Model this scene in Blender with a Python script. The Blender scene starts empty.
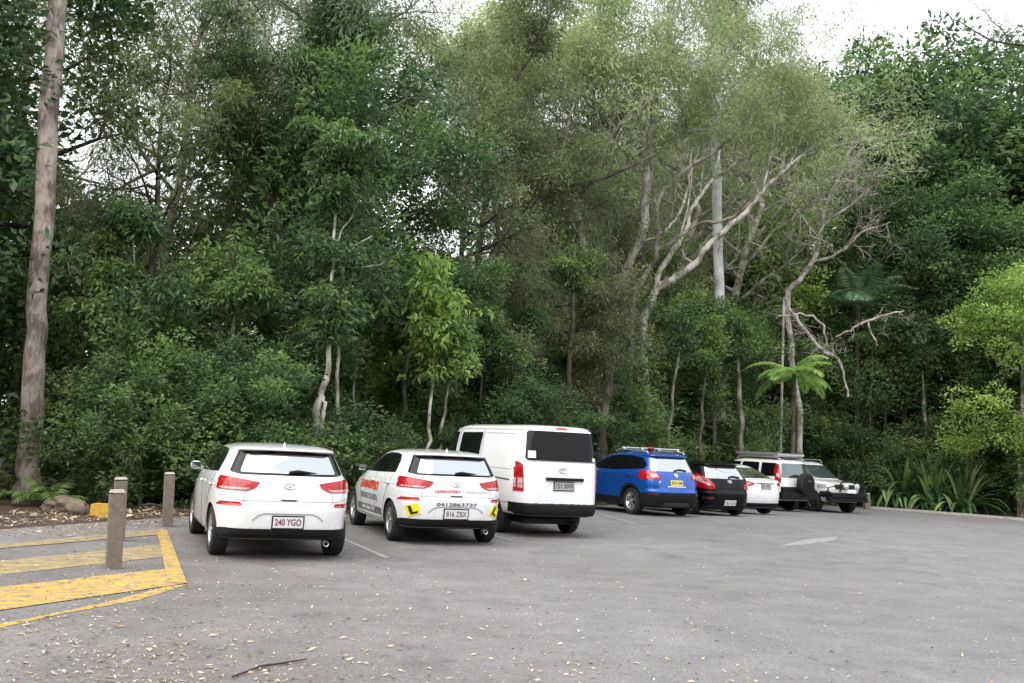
import bpy, bmesh, math, random
import numpy as np
from mathutils import Vector, Matrix
from mathutils.bvhtree import BVHTree
SC = bpy.context.scene
COL = SC.collection
R = math.radians
random.seed(7)
RNG = np.random.default_rng(11)

# ------------------------------------------------------------------ camera
FPX, PITCH, ROLL, CAMH = 1002.0, R(5.84), R(2.95), 1.606
_F = Vector((0, math.cos(PITCH), math.sin(PITCH)))
_u = Vector((0, -math.sin(PITCH), math.cos(PITCH)))
_x = Vector((1, 0, 0))
CX = _x*math.cos(ROLL) + _u*math.sin(ROLL)
CU = -_x*math.sin(ROLL) + _u*math.cos(ROLL)
cam_d = bpy.data.cameras.new('camera')
cam = bpy.data.objects.new('camera', cam_d); COL.objects.link(cam)
m = Matrix.Identity(4)
for i in range(3):
    m[i][0] = CX[i]; m[i][1] = CU[i]; m[i][2] = -_F[i]
m[2][3] = CAMH
cam.matrix_world = m
cam_d.sensor_width = 36; cam_d.lens = FPX*36/1024; cam_d.clip_end = 2000; cam_d.clip_start = .1
SC.camera = cam

def zg(x, y):
    """the car park falls gently away beyond the van, then levels out"""
    t = min(max((y-25)/14.0, 0), 1)
    return -0.30*t*t*(3-2*t)
def ray(px, py):
    return _F*FPX + CX*(px-512) + CU*(341.5-py)
def ground(px, py, dz=0):
    d = ray(px, py); z = 0
    for _ in range(12):
        t = (z-CAMH)/d.z; z = zg(d.x*t, d.y*t)
    return Vector((d.x*t, d.y*t, z+dz))
def at(px, py, Y):
    d = ray(px, py)*(Y/ray(px, py).y)
    return Vector((d.x, d.y, d.z+CAMH))

# ------------------------------------------------------------------ object helpers
def tag(o, label, cat, group=None, kind=None):
    if label: o['label'] = label
    if cat: o['category'] = cat
    if group: o['group'] = group
    if kind: o['kind'] = kind
    return o
def empty(name, loc, rz=0):
    o = bpy.data.objects.new(name, None); COL.objects.link(o)
    o.location = loc; o.rotation_euler = (0, 0, rz); o.empty_display_size = .3
    return o
def link(name, me, mats, parent=None, smooth=True):
    o = bpy.data.objects.new(name, me); COL.objects.link(o)
    if mats is not None:
        for mm in (mats if isinstance(mats, (list, tuple)) else [mats]): me.materials.append(mm)
    if parent: o.parent = parent
    return o
def mesh_np(name, V, F, smooth=False, attrs=None):
    """V (n,3) array, F (m,k) array with k constant"""
    me = bpy.data.meshes.new(name)
    V = np.asarray(V, dtype=np.float32); F = np.asarray(F, dtype=np.int32)
    k = F.shape[1]
    me.vertices.add(len(V)); me.vertices.foreach_set('co', V.ravel())
    me.loops.add(F.size); me.loops.foreach_set('vertex_index', F.ravel())
    me.polygons.add(len(F)); me.polygons.foreach_set('loop_start', np.arange(0, F.size, k, dtype=np.int32))
    me.update(calc_edges=True)
    me.polygons.foreach_set('use_smooth', np.full(len(F), smooth))
    for n, a in (attrs or {}).items():
        at_ = me.attributes.new(n, 'FLOAT', 'POINT'); at_.data.foreach_set('value', np.asarray(a, dtype=np.float32))
    me.update()
    return me

class MB:
    """collects simple solids into one mesh"""
    def __init__(s): s.v = []; s.f = []; s.sm = []
    def add(s, vs, fs, sm=False):
        o = len(s.v); s.v += [tuple(v) for v in vs]; s.f += [tuple(i+o for i in f) for f in fs]; s.sm += [sm]*len(fs)
    def box(s, c, d, rz=0, bev=0, M=None):
        bm = bmesh.new(); bmesh.ops.create_cube(bm, size=1)
        for v in bm.verts: v.co = Vector((v.co.x*d[0], v.co.y*d[1], v.co.z*d[2]))
        if bev: bmesh.ops.bevel(bm, geom=bm.edges[:], offset=bev, segments=2, affect='EDGES', profile=.5)
        mt = Matrix.Translation(c) @ (M if M is not None else Matrix.Rotation(rz, 4, 'Z'))
        bm.verts.index_update()
        s.add([mt @ v.co for v in bm.verts], [[v.index for v in f.verts] for f in bm.faces]); bm.free()
        return s
    def tube(s, pts, rad, n=8, cap=True, flat=1.0):
        pts = [Vector(p) for p in pts]; k = len(pts)
        if not hasattr(rad, '__len__'): rad = [rad]*k
        up = None; vs = []; fs = []
        for i, p in enumerate(pts):
            d = (pts[min(i+1, k-1)]-pts[max(i-1, 0)])
            d = d.normalized() if d.length > 1e-9 else Vector((0, 0, 1))
            if up is None:
                a = Vector((1, 0, 0)) if abs(d.x) < .8 else Vector((0, 1, 0))
                up = (a-d*a.dot(d)).normalized()
            else:
                up = up-d*up.dot(d)
                up = up.normalized() if up.length > 1e-6 else d.orthogonal().normalized()
            w = d.cross(up)
            for j in range(n):
                t = 2*math.pi*j/n
                vs.append(p+(up*math.cos(t)+w*math.sin(t)*flat)*rad[i])
        for i in range(k-1):
            for j in range(n):
                fs.append((i*n+j, i*n+(j+1) % n, (i+1)*n+(j+1) % n, (i+1)*n+j))
        s.add(vs, fs, True)
        if cap: s.add(vs[:n], [tuple(range(n))[::-1]]); s.add(vs[-n:], [tuple(range(n))])
        return s
    def lathe(s, prof, axis='X', n=32, c=(0, 0, 0)):
        """prof: list of (along, radius)"""
        vs = []; k = len(prof)
        for (a, r) in prof:
            for j in range(n):
                t = 2*math.pi*j/n; q = (r*math.cos(t), r*math.sin(t))
                vs.append((c[0]+a, c[1]+q[0], c[2]+q[1]) if axis == 'X' else (c[0]+q[0], c[1]+a, c[2]+q[1]) if axis == 'Y' else (c[0]+q[0], c[1]+q[1], c[2]+a))
        fs = [(i*n+j, i*n+(j+1) % n, (i+1)*n+(j+1) % n, (i+1)*n+j) for i in range(k-1) for j in range(n)]
        s.add(vs, fs, True); return s
    def build(s, name, mat, parent=None):
        me = bpy.data.meshes.new(name); me.from_pydata(s.v, [], s.f); me.update()
        me.polygons.foreach_set('use_smooth', s.sm)
        bm = bmesh.new(); bm.from_mesh(me); bmesh.ops.recalc_face_normals(bm, faces=bm.faces[:]); bm.to_mesh(me); bm.free()
        return link(name, me, mat, parent)

# ------------------------------------------------------------------ materials
def new_mat(name):
    mt = bpy.data.materials.new(name); mt.use_nodes = True
    nt = mt.node_tree; return mt, nt, nt.nodes['Principled BSDF']
def simple(name, col, rough=.5, metal=0, coat=0, spec=.5, emit=0, noise=0, nscale=8, bump=0, bscale=60):
    mt, nt, b = new_mat(name)
    b.inputs['Base Color'].default_value = (*col, 1); b.inputs['Roughness'].default_value = rough
    b.inputs['Metallic'].default_value = metal; b.inputs['Coat Weight'].default_value = coat
    b.inputs['Coat Roughness'].default_value = .04
    b.inputs['Specular IOR Level'].default_value = spec
    if emit:
        b.inputs['Emission Color'].default_value = (*col, 1); b.inputs['Emission Strength'].default_value = emit
    tc = nt.nodes.new('ShaderNodeTexCoord')
    if noise:
        n = nt.nodes.new('ShaderNodeTexNoise'); n.inputs['Scale'].default_value = nscale; n.inputs['Detail'].default_value = 6
        nt.links.new(tc.outputs['Object'], n.inputs['Vector'])
        cr = nt.nodes.new('ShaderNodeMapRange'); cr.inputs['To Min'].default_value = 1-noise; cr.inputs['To Max'].default_value = 1+noise
        cr.inputs['From Min'].default_value = .25; cr.inputs['From Max'].default_value = .75
        nt.links.new(n.outputs['Fac'], cr.inputs['Value'])
        mx = nt.nodes.new('ShaderNodeVectorMath'); mx.operation = 'SCALE'; mx.inputs[0].default_value = col
        nt.links.new(cr.outputs['Result'], mx.inputs['Scale']); nt.links.new(mx.outputs[0], b.inputs['Base Color'])
    if bump:
        n = nt.nodes.new('ShaderNodeTexNoise'); n.inputs['Scale'].default_value = bscale; n.inputs['Detail'].default_value = 5
        nt.links.new(tc.outputs['Object'], n.inputs['Vector'])
        bp = nt.nodes.new('ShaderNodeBump'); bp.inputs['Strength'].default_value = bump; bp.inputs['Distance'].default_value = .02
        nt.links.new(n.outputs['Fac'], bp.inputs['Height']); nt.links.new(bp.outputs[0], b.inputs['Normal'])
    return mt
M = {}
def paint(name, col, metal=0, dirt=.0):
    mt = simple(name, col, .28, metal, 1.0, .5, noise=.035, nscale=3); nt = mt.node_tree; N = nt.nodes; L = nt.links; b = N['Principled BSDF']
    tc = N.new('ShaderNodeTexCoord'); sx = N.new('ShaderNodeSeparateXYZ'); L.new(tc.outputs['Object'], sx.inputs[0])   # road grime splashed up the lower panels
    n = N.new('ShaderNodeTexNoise'); n.inputs['Scale'].default_value = 5; n.inputs['Detail'].default_value = 8; n.inputs['Roughness'].default_value = .7; L.new(tc.outputs['Object'], n.inputs['Vector'])
    a = N.new('ShaderNodeMath'); a.operation = 'MULTIPLY_ADD'; a.inputs[1].default_value = 1.1; L.new(n.outputs['Fac'], a.inputs[0]); 
    q = N.new('ShaderNodeMath'); q.operation = 'MULTIPLY'; q.inputs[1].default_value = -1.0; L.new(sx.outputs['Z'], q.inputs[0]); L.new(q.outputs[0], a.inputs[2])
    mr = N.new('ShaderNodeMapRange'); mr.inputs['From Min'].default_value = .0; mr.inputs['From Max'].default_value = .45; mr.inputs['To Max'].default_value = .42; L.new(a.outputs[0], mr.inputs['Value'])
    x = N.new('ShaderNodeMix'); x.data_type = 'RGBA'; L.new(mr.outputs[0], x.inputs[0]); src = b.inputs['Base Color'].links[0].from_socket; L.new(src, x.inputs[6]); x.inputs[7].default_value = (.33, .28, .23, 1); L.new(x.outputs[2], b.inputs['Base Color'])
    return mt
M['white'] = paint('white car paint', (.80, .81, .82))
M['vanwhite'] = paint('white van paint', (.77, .78, .78))
M['cream'] = paint('white four wheel drive paint', (.78, .78, .77))
M['blue'] = simple('blue metallic paint', (.006, .075, .36), .25, .3, .7, .4)
M['black'] = simple('black car paint', (.003, .003, .004), .25, coat=.12, spec=.18)
M['litter_pale'] = None
M['trim'] = simple('black plastic trim', (.008, .008, .0085), .6, spec=.22)
M['gloss'] = simple('gloss black trim', (.005, .005, .006), .15, spec=.3)
M['seam'] = simple('panel gap', (.03, .03, .03), .7)
M['shade_joint'] = simple('grey crease', (.32, .33, .34), .5)  # painted shade of creases, also the grey of seals and panel joints
M['under'] = simple('underbody', (.010, .010, .011), .85)
def glass_mat(name, col, metal=.0, spec=.5):
    mt = simple(name, col, .03, metal, 1.0 if metal else 0, spec); return mt
M['glass'] = glass_mat('tinted glass', (.005, .006, .007), 0, .2)
M['rglass'] = glass_mat('sky reflecting tinted glass', (.44, .47, .48), .92, .8)
M['sglass'] = glass_mat('windscreen glass', (.10, .13, .13), .6, .8)
M['red'] = simple('red lamp lens', (.36, .004, .008), .15, coat=.4)
M['clear'] = simple('clear lamp lens', (.50, .30, .30), .1, coat=1)
M['dred'] = simple('dark red lens', (.06, .004, .008), .15, coat=1)
M['chrome'] = simple('chrome', (.75, .76, .78), .15, 1)
M['alloy'] = simple('alloy wheel', (.48, .49, .50), .32, .85)
M['darkalloy'] = simple('dark steel wheel', (.06, .06, .065), .5, .4)
M['tyre'] = simple('tyre rubber', (.012, .012, .012), .8, noise=.3, nscale=20)
M['plate'] = simple('white plate', (.72, .70, .72), .4)
M['platey'] = simple('yellow plate', (.72, .60, .04), .4)
M['plated'] = simple('grey plate', (.34, .34, .36), .4)
M['maroon'] = simple('maroon lettering', (.20, .02, .06), .5)
M['ink'] = simple('black lettering', (.02, .02, .025), .5)
M['redink'] = simple('red lettering', (.55, .05, .03), .5)
M['greyink'] = simple('grey lettering', (.12, .12, .13), .5)
M['whiteink'] = simple('white lettering', (.75, .75, .75), .5)
M['yellow'] = simple('yellow learner plate', (.80, .72, .02), .5)
M['sticker'] = simple('white sticker', (.7, .7, .7), .5)
M['headlamp'] = simple('headlamp glass', (.62, .64, .66), .06, .5, 1)
M['amber'] = simple('amber lens', (.6, .25, .02), .15, coat=1)
M['silver'] = simple('silver rack bar', (.6, .6, .62), .3, .7)
M['redpad'] = simple('red strap', (.5, .03, .02), .6)

def bark(name, c1, c2, c3, scale=6, stretch=.15, bump=.6):
    mt, nt, b = new_mat(name); N = nt.nodes; L = nt.links
    tc = N.new('ShaderNodeTexCoord'); mp = N.new('ShaderNodeMapping'); mp.inputs['Scale'].default_value = (1, 1, stretch)
    L.new(tc.outputs['Object'], mp.inputs['Vector'])
    n1 = N.new('ShaderNodeTexNoise'); n1.inputs['Scale'].default_value = scale; n1.inputs['Detail'].default_value = 10; n1.inputs['Roughness'].default_value = .65
    L.new(mp.outputs[0], n1.inputs['Vector'])
    r = N.new('ShaderNodeValToRGB'); r.color_ramp.elements[0].position = .40; r.color_ramp.elements[1].position = .62
    r.color_ramp.elements[0].color = (*c1, 1); r.color_ramp.elements[1].color = (*c3, 1)
    e = r.color_ramp.elements.new(.5); e.color = (*c2, 1)
    n2 = N.new('ShaderNodeTexNoise'); n2.inputs['Scale'].default_value = 2.2; n2.inputs['Detail'].default_value = 4
    L.new(tc.outputs['Object'], n2.inputs['Vector'])
    ad = N.new('ShaderNodeMath'); ad.operation = 'MULTIPLY_ADD'; ad.inputs[1].default_value = .7; L.new(n2.outputs['Fac'], ad.inputs[0])
    m2 = N.new('ShaderNodeMath'); m2.operation = 'MULTIPLY_ADD'; m2.inputs[1].default_value = .6; m2.inputs[2].default_value = -.15
    L.new(n1.outputs['Fac'], m2.inputs[0]); L.new(m2.outputs[0], ad.inputs[2]); L.new(ad.outputs[0], r.inputs['Fac'])
    L.new(r.outputs['Color'], b.inputs['Base Color']); b.inputs['Roughness'].default_value = .85
    bp = N.new('ShaderNodeBump'); bp.inputs['Strength'].default_value = bump; bp.inputs['Distance'].default_value = .03
    L.new(n1.outputs['Fac'], bp.inputs['Height']); L.new(bp.outputs[0], b.inputs['Normal'])
    return mt
M['bark_pink'] = bark('pinkish grey bark', (.11, .085, .075), (.235, .19, .168), (.38, .325, .29), 14, .35)
M['bark_pale'] = bark('pale mottled bark', (.16, .14, .12), (.38, .35, .31), (.58, .55, .50), 9, .3, .3)
M['bark_white'] = bark('smooth white bark', (.52, .53, .54), (.66, .67, .68), (.78, .78, .78), 2, .1, .1)
M['bark_dark'] = bark('dark rough bark', (.022, .018, .015), (.06, .047, .038), (.12, .098, .08), 10, .2)
M['bark_grey'] = bark('grey brown bark', (.07, .058, .048), (.16, .14, .12), (.28, .25, .22), 10, .25)
M['bark_dead'] = bark('bleached dead wood', (.14, .12, .11), (.32, .28, .26), (.48, .44, .41), 10, .3, .3)

def leaf(name, dark, mid, light, rough=.42, trans=.3, spec=.5):
    dark, mid, light = [tuple(c_*q for c_, q in zip(k_, (1.85, 1.8, 1.6))) for k_ in (dark, mid, light)]; trans += .06
    def _ds(c_): g_ = .3*c_[0]+.6*c_[1]+.1*c_[2]; return tuple(v_*.88+g_*w_*.12 for v_, w_ in zip(c_, (1.04, 1.0, .85)))
    dark, mid, light = _ds(dark), _ds(mid), _ds(light)
    mt, nt, b = new_mat(name); N = nt.nodes; L = nt.links
    a = N.new('ShaderNodeAttribute'); a.attribute_name = 'tint'
    oi = N.new('ShaderNodeObjectInfo')
    ad = N.new('ShaderNodeMath'); ad.operation = 'MULTIPLY_ADD'; ad.inputs[1].default_value = .34; L.new(oi.outputs['Random'], ad.inputs[0])
    sb = N.new('ShaderNodeMath'); sb.operation = 'SUBTRACT'; sb.inputs[1].default_value = .17; L.new(a.outputs['Fac'], sb.inputs[0]); L.new(sb.outputs[0], ad.inputs[2])
    r = N.new('ShaderNodeValToRGB'); r.color_ramp.elements[0].position = .05; r.color_ramp.elements[1].position = .95
    r.color_ramp.elements[0].color = (*dark, 1); r.color_ramp.elements[1].color = (*light, 1)
    e = r.color_ramp.elements.new(.5); e.color = (*mid, 1)
    L.new(ad.outputs[0], r.inputs['Fac']); L.new(r.outputs['Color'], b.inputs['Base Color'])
    b.inputs['Roughness'].default_value = rough; b.inputs['Specular IOR Level'].default_value = spec
    tr = N.new('ShaderNodeBsdfTranslucent'); mx = N.new('ShaderNodeMixShader'); mx.inputs[0].default_value = trans
    hs = N.new('ShaderNodeHueSaturation'); hs.inputs['Value'].default_value = 1.35; hs.inputs['Saturation'].default_value = 1.1
    L.new(r.outputs['Color'], hs.inputs['Color']); L.new(hs.outputs[0], tr.inputs['Color'])
    L.new(b.outputs[0], mx.inputs[1]); L.new(tr.outputs[0], mx.inputs[2])
    L.new(mx.outputs[0], N['Material Output'].inputs['Surface'])
    return mt
M['leaf_dark'] = leaf('dark rainforest leaves', (.016, .034, .014), (.034, .072, .024), (.085, .15, .042))
M['leaf_mid'] = leaf('mid green leaves', (.026, .052, .016), (.058, .108, .030), (.125, .19, .052))
M['leaf_olive'] = leaf('olive eucalypt leaves', (.042, .056, .024), (.092, .122, .048), (.19, .235, .098), .5)
M['leaf_grey'] = leaf('grey green leaves', (.038, .06, .036), (.078, .118, .068), (.15, .20, .12), .45)
M['leaf_light'] = leaf('light green leaves', (.055, .10, .020), (.13, .21, .042), (.27, .37, .10), .4, .4)
M['leaf_pale'] = leaf('pale grey green gum leaves', (.07, .095, .045), (.135, .18, .085), (.25, .30, .16), .45, .4)
M['leaf_brown'] = leaf('brown tinged foliage', (.032, .036, .018), (.066, .078, .034), (.13, .15, .06), .6)
M['leaf_strap'] = leaf('glossy strap leaves', (.014, .042, .016), (.034, .082, .026), (.16, .20, .08), .3, .25)
M['leaf_fern'] = leaf('fern fronds', (.05, .11, .025), (.11, .21, .05), (.24, .36, .11), .45, .4)
M['leaf_palm'] = leaf('palm fronds', (.03, .07, .04), (.07, .13, .075), (.17, .25, .16), .4, .25)
M['litter'] = leaf('fallen leaf litter', (.06, .04, .026), (.20, .15, .10), (.38, .33, .26), .7, .05)

# ------------------------------------------------------------------ ground materials
def asphalt():
    mt, nt, b = new_mat('worn grey asphalt'); N = nt.nodes; L = nt.links
    tc = N.new('ShaderNodeTexCoord')
    def noise(sc, det=4, ro=.6, vec=None):
        n = N.new('ShaderNodeTexNoise'); n.inputs['Scale'].default_value = sc; n.inputs['Detail'].default_value = det; n.inputs['Roughness'].default_value = ro
        L.new(vec or tc.outputs['Object'], n.inputs['Vector']); return n.outputs['Fac']
    def ramp(f, a, ca, c, cc, mid=None):
        r = N.new('ShaderNodeValToRGB'); r.color_ramp.elements[0].position = a; r.color_ramp.elements[1].position = c
        r.color_ramp.elements[0].color = (*ca, 1); r.color_ramp.elements[1].color = (*cc, 1); L.new(f, r.inputs['Fac']); return r.outputs['Color']
    def mix(fac, A, B, mode='MIX'):
        x = N.new('ShaderNodeMix'); x.data_type = 'RGBA'; x.blend_type = mode
        if isinstance(fac, float): x.inputs[0].default_value = fac
        else: L.new(fac, x.inputs[0])
        for s_, v in ((6, A), (7, B)):
            if isinstance(v, tuple): x.inputs[s_].default_value = (*v, 1)
            else: L.new(v, x.inputs[s_])
        return x.outputs[2]
    base = ramp(noise(.16, 5, .55), .35, (.125, .117, .112), .65, (.198, .194, .197))
    sx = N.new('ShaderNodeSeparateXYZ'); L.new(tc.outputs['Object'], sx.inputs[0])
    # a bluish, smoother resurfaced lane on the right, brownish worn bays on the left
    wb = N.new('ShaderNodeMath'); wb.operation = 'MULTIPLY_ADD'; wb.inputs[1].default_value = 3.0; L.new(noise(.3, 3), wb.inputs[0]); L.new(sx.outputs['X'], wb.inputs[2])
    mr = N.new('ShaderNodeMapRange'); mr.inputs['From Min'].default_value = -1.5; mr.inputs['From Max'].default_value = 4.5; L.new(wb.outputs[0], mr.inputs['Value'])
    base = mix(mr.outputs[0], base, mix(.5, base, (.182, .183, .198)))
    base = mix(1.0, base, ramp(noise(1.6, 6, .65), .3, (.80, .80, .80), .7, (1.14, 1.13, 1.12)), 'MULTIPLY')
    base = mix(1.0, base, ramp(noise(26, 3, .7), .3, (.84, .84, .84), .72, (1.16, 1.15, 1.14)), 'MULTIPLY')
    v = N.new('ShaderNodeTexVoronoi'); v.inputs['Scale'].default_value = 95; L.new(tc.outputs['Object'], v.inputs['Vector'])
    base = mix(1.0, base, ramp(v.outputs['Color'], .1, (.75, .75, .75), .95, (1.3, 1.28, 1.25)), 'MULTIPLY')
    st = ramp(noise(.9, 8, .7), (.56), (0, 0, 0), .70, (1, 1, 1))
    base = mix(st, base, mix(.5, base, (.06, .056, .053)))
    nd = N.new('ShaderNodeTexNoise'); nd.inputs['Scale'].default_value = 1.3; nd.inputs['Detail'].default_value = 5; L.new(tc.outputs['Object'], nd.inputs['Vector'])
    va = N.new('ShaderNodeVectorMath'); va.operation = 'MULTIPLY_ADD'; va.inputs[1].default_value = (1.1, 1.1, 0); L.new(nd.outputs['Color'], va.inputs[0]); L.new(tc.outputs['Object'], va.inputs[2])
    vc = N.new('ShaderNodeTexVoronoi'); vc.feature = 'DISTANCE_TO_EDGE'; vc.inputs['Scale'].default_value = .27; L.new(va.outputs[0], vc.inputs['Vector'])
    ck = ramp(vc.outputs['Distance'], .0, (.45, .45, .45), .006, (1, 1, 1)); base = mix(.28, base, mix(1.0, base, ck, 'MULTIPLY'))
    L.new(base, b.inputs['Base Color']); b.inputs['Roughness'].default_value = .82; b.inputs['Specular IOR Level'].default_value = .35
    bp = N.new('ShaderNodeBump'); bp.inputs['Strength'].default_value = .5; bp.inputs['Distance'].default_value = .006
    L.new(v.outputs['Distance'], bp.inputs['Height']); L.new(bp.outputs[0], b.inputs['Normal'])
    return mt
M['asphalt'] = asphalt()
def worn_paint(name, col, under, thr=.5, soft=.1, sc=9):
    mt, nt, b = new_mat(name); N = nt.nodes; L = nt.links
    tc = N.new('ShaderNodeTexCoord')
    n = N.new('ShaderNodeTexNoise'); n.inputs['Scale'].default_value = sc; n.inputs['Detail'].default_value = 9; n.inputs['Roughness'].default_value = .72
    L.new(tc.outputs['Object'], n.inputs['Vector'])
    r = N.new('ShaderNodeValToRGB'); r.color_ramp.elements[0].position = thr-soft; r.color_ramp.elements[1].position = thr+soft
    r.color_ramp.elements[0].color = (*under, 1); r.color_ramp.elements[1].color = (*col, 1)
    L.new(n.outputs['Fac'], r.inputs['Fac'])
    n2 = N.new('ShaderNodeTexNoise'); n2.inputs['Scale'].default_value = 60; n2.inputs['Detail'].default_value = 4
    L.new(tc.outputs['Object'], n2.inputs['Vector'])
    r2 = N.new('ShaderNodeValToRGB'); r2.color_ramp.elements[0].position = .3; r2.color_ramp.elements[1].position = .7
    r2.color_ramp.elements[0].color = (.72, .72, .72, 1); r2.color_ramp.elements[1].color = (1.1, 1.1, 1.1, 1); L.new(n2.outputs['Fac'], r2.inputs['Fac'])
    x = N.new('ShaderNodeMix'); x.data_type = 'RGBA'; x.blend_type = 'MULTIPLY'; x.inputs[0].default_value = 1
    L.new(r.outputs['Color'], x.inputs[6]); L.new(r2.outputs['Color'], x.inputs[7]); L.new(x.outputs[2], b.inputs['Base Color'])
    b.inputs['Roughness'].default_value = .7
    return mt
M['ypaint'] = worn_paint('worn yellow road paint', (.54, .345, .06), (.20, .175, .14), .47, .10, 8)
M['ypaint2'] = worn_paint('faded yellow road paint', (.42, .30, .11), (.18, .16, .14), .51, .13, 6)
M['wpaint'] = worn_paint('worn white road paint', (.36, .36, .36), (.19, .19, .19), .52, .14, 10)
M['soil'] = simple('brown leaf mould', (.065, .042, .028), .95, noise=.6, nscale=5, bump=.8, bscale=14)
M['path'] = simple('grey path concrete', (.16, .155, .15), .85, noise=.25, nscale=9, bump=.3)
M['kerb'] = simple('concrete kerb', (.34, .32, .29), .85, noise=.25, nscale=7, bump=.4, bscale=40)
M['rock'] = simple('mossy brown rock', (.15, .115, .08), .9, noise=.5, nscale=6, bump=1, bscale=12)
M['palerock'] = simple('pale sandstone rock', (.30, .255, .20), .9, noise=.35, nscale=5, bump=1, bscale=12)
M['yrock'] = simple('yellow painted concrete', (.52, .31, .04), .8, noise=.25, nscale=10, bump=.3)
M['post'] = simple('weathered grey brown timber', (.155, .128, .108), .8, noise=.22, nscale=18, bump=.4, bscale=50)
M['posttop'] = simple('pale timber end', (.36, .32, .29), .8, noise=.2, nscale=18)  # paler tone for the post tops
M['twig'] = simple('dry twig', (.05, .032, .025), .9)

# ------------------------------------------------------------------ world and light
W = bpy.data.worlds.new('World'); SC.world = W; W.use_nodes = True
nt = W.node_tree; bg = nt.nodes['Background']
SUN_EL, SUN_AZ = R(52), R(222)      # azimuth clockwise from +Y: behind the camera, a little to the left
sky = nt.nodes.new('ShaderNodeTexSky'); sky.sky_type = 'NISHITA'; sky.sun_disc = False
sky.sun_elevation = SUN_EL; sky.sun_rotation = SUN_AZ; sky.dust_density = 4; sky.air_density = 1.0; sky.ozone_density = 1
mx = nt.nodes.new('ShaderNodeMix'); mx.data_type = 'RGBA'; mx.inputs[0].default_value = .86
nt.links.new(sky.outputs[0], mx.inputs[6]); mx.inputs[7].default_value = (11.0, 11.2, 11.6, 1)
nt.links.new(mx.outputs[2], bg.inputs['Color']); bg.inputs['Strength'].default_value = .12
sd = bpy.data.lights.new('sun', 'SUN'); sd.energy = 2.6; sd.angle = R(90); sd.color = (1, .96, .9)
so = bpy.data.objects.new('sun', sd); COL.objects.link(so)
dirv = Vector((math.sin(SUN_AZ)*math.cos(SUN_EL), math.cos(SUN_AZ)*math.cos(SUN_EL), math.sin(SUN_EL)))
so.rotation_euler = dirv.to_track_quat('Z', 'Y').to_euler()
vs = SC.view_settings; vs.view_transform = 'Standard'; vs.look = 'None'; vs.gamma = 1; vs.exposure = .60; vs.use_curve_mapping = False
SC.render.engine = 'CYCLES'
cy = SC.cycles; cy.max_bounces = 6; cy.diffuse_bounces = 3; cy.glossy_bounces = 3; cy.transmission_bounces = 3; cy.transparent_max_bounces = 4
cy.use_denoising = True; cy.caustics_reflective = False; cy.caustics_refractive = False
cy.sample_clamp_indirect = 4
SC.render.resolution_x = 1024; SC.render.resolution_y = 683
#@@SPLIT@@
# ------------------------------------------------------------------ ground sheets
def flat_poly(name, pts, mat, dz, kind='structure', thick=0, label=None, cat=None, group=None, parent=None):
    bm = bmesh.new(); vs_ = [bm.verts.new((p[0], p[1], 0)) for p in pts]; bm.faces.new(vs_)
    bmesh.ops.triangulate(bm, faces=bm.faces[:])
    ys = [p[1] for p in pts]
    for yy in range(25, 40):
        if min(ys) < yy < max(ys):
            bmesh.ops.bisect_plane(bm, geom=bm.verts[:]+bm.edges[:]+bm.faces[:], plane_co=(0, yy, 0), plane_no=(0, 1, 0))
    for f in bm.faces:
        if f.normal.z < 0: f.normal_flip()
    if thick:
        g = bmesh.ops.extrude_face_region(bm, geom=bm.faces[:])
        up = {v for v in g['geom'] if isinstance(v, bmesh.types.BMVert)}
        for v in bm.verts: v.co.z = zg(v.co.x, v.co.y)+(dz if v in up else dz-thick)
        bmesh.ops.recalc_face_normals(bm, faces=bm.faces[:])
    else:
        for v in bm.verts: v.co.z = zg(v.co.x, v.co.y)+dz
    me = bpy.data.meshes.new(name); bm.to_mesh(me); bm.free()
    o = link(name, me, mat, parent)
    return tag(o, label, cat, group, kind)
flat_poly('ground', [(-900, -900), (900, -900), (900, 900), (-900, 900)], M['soil'], -.004)
EDGE = [(-14, 2), (-9.6, 10), (-7.3, 14.6), (-6.6, 16.4), (-5.75, 18.4), (-4.3, 19.4), (-2.9, 21.2), (-1.2, 24.6), (1.9, 30.4), (4, 33), (7.0, 37.5), (10.2, 42.8), (13, 42.8), (15.2, 42.2), (17.2, 41.1), (18.9, 39.7), (20.0, 38.8), (28, 34.5), (60, 22)]
flat_poly('car_park', EDGE+[(90, -60), (-90, -60), (-90, 2)], M['asphalt'], .0)

def G(px, py): p = ground(px, py); return (p.x, p.y)
flat_poly('bay_border_marking', [G(-8, 545.6), G(-8, 549.6), G(160, 535), G(168, 531), G(164, 529)], M['ypaint2'], .008)
flat_poly('bay_border_marking', [G(157, 532.5), G(167, 531), G(187, 584), G(168, 584)], M['ypaint'], .012)
flat_poly('hatch_marking', [G(-8, 562), G(-8, 576), G(164, 557), G(161, 544.5)], M['ypaint2'], .004)
flat_poly('hatch_marking', [G(-8, 588.5), G(-8, 612), G(185, 584), G(168, 569)], M['ypaint'], .008)
flat_poly('thin_line_marking', [G(-8, 626), G(-8, 630), G(60, 614.5), G(140, 600), G(187, 584.8), G(170, 586), G(100, 604)], M['ypaint'], .004)
def bay_line(p, q, w=.08):
    a, b = Vector(G(*p)), Vector(G(*q)); d = (b-a).normalized(); n = Vector((-d.y, d.x))*w/2
    flat_poly('bay_line', [a+n, b+n, b-n, a-n], M['wpaint'], .004)
bay_line((387, 558), (340, 537.5)); bay_line((512, 541), (486, 533)); bay_line((636, 524), (600, 514))
flat_poly('lane_arrow_marking', [G(776, 547), G(806, 539.5), G(838, 536.6), G(834, 541), G(806, 544.5)], M['wpaint'], .004)
flat_poly('edge_marking', [G(896, 509.5), G(930, 509.5), G(936, 511.6), G(912, 511.8)], M['wpaint'], .004)
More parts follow.
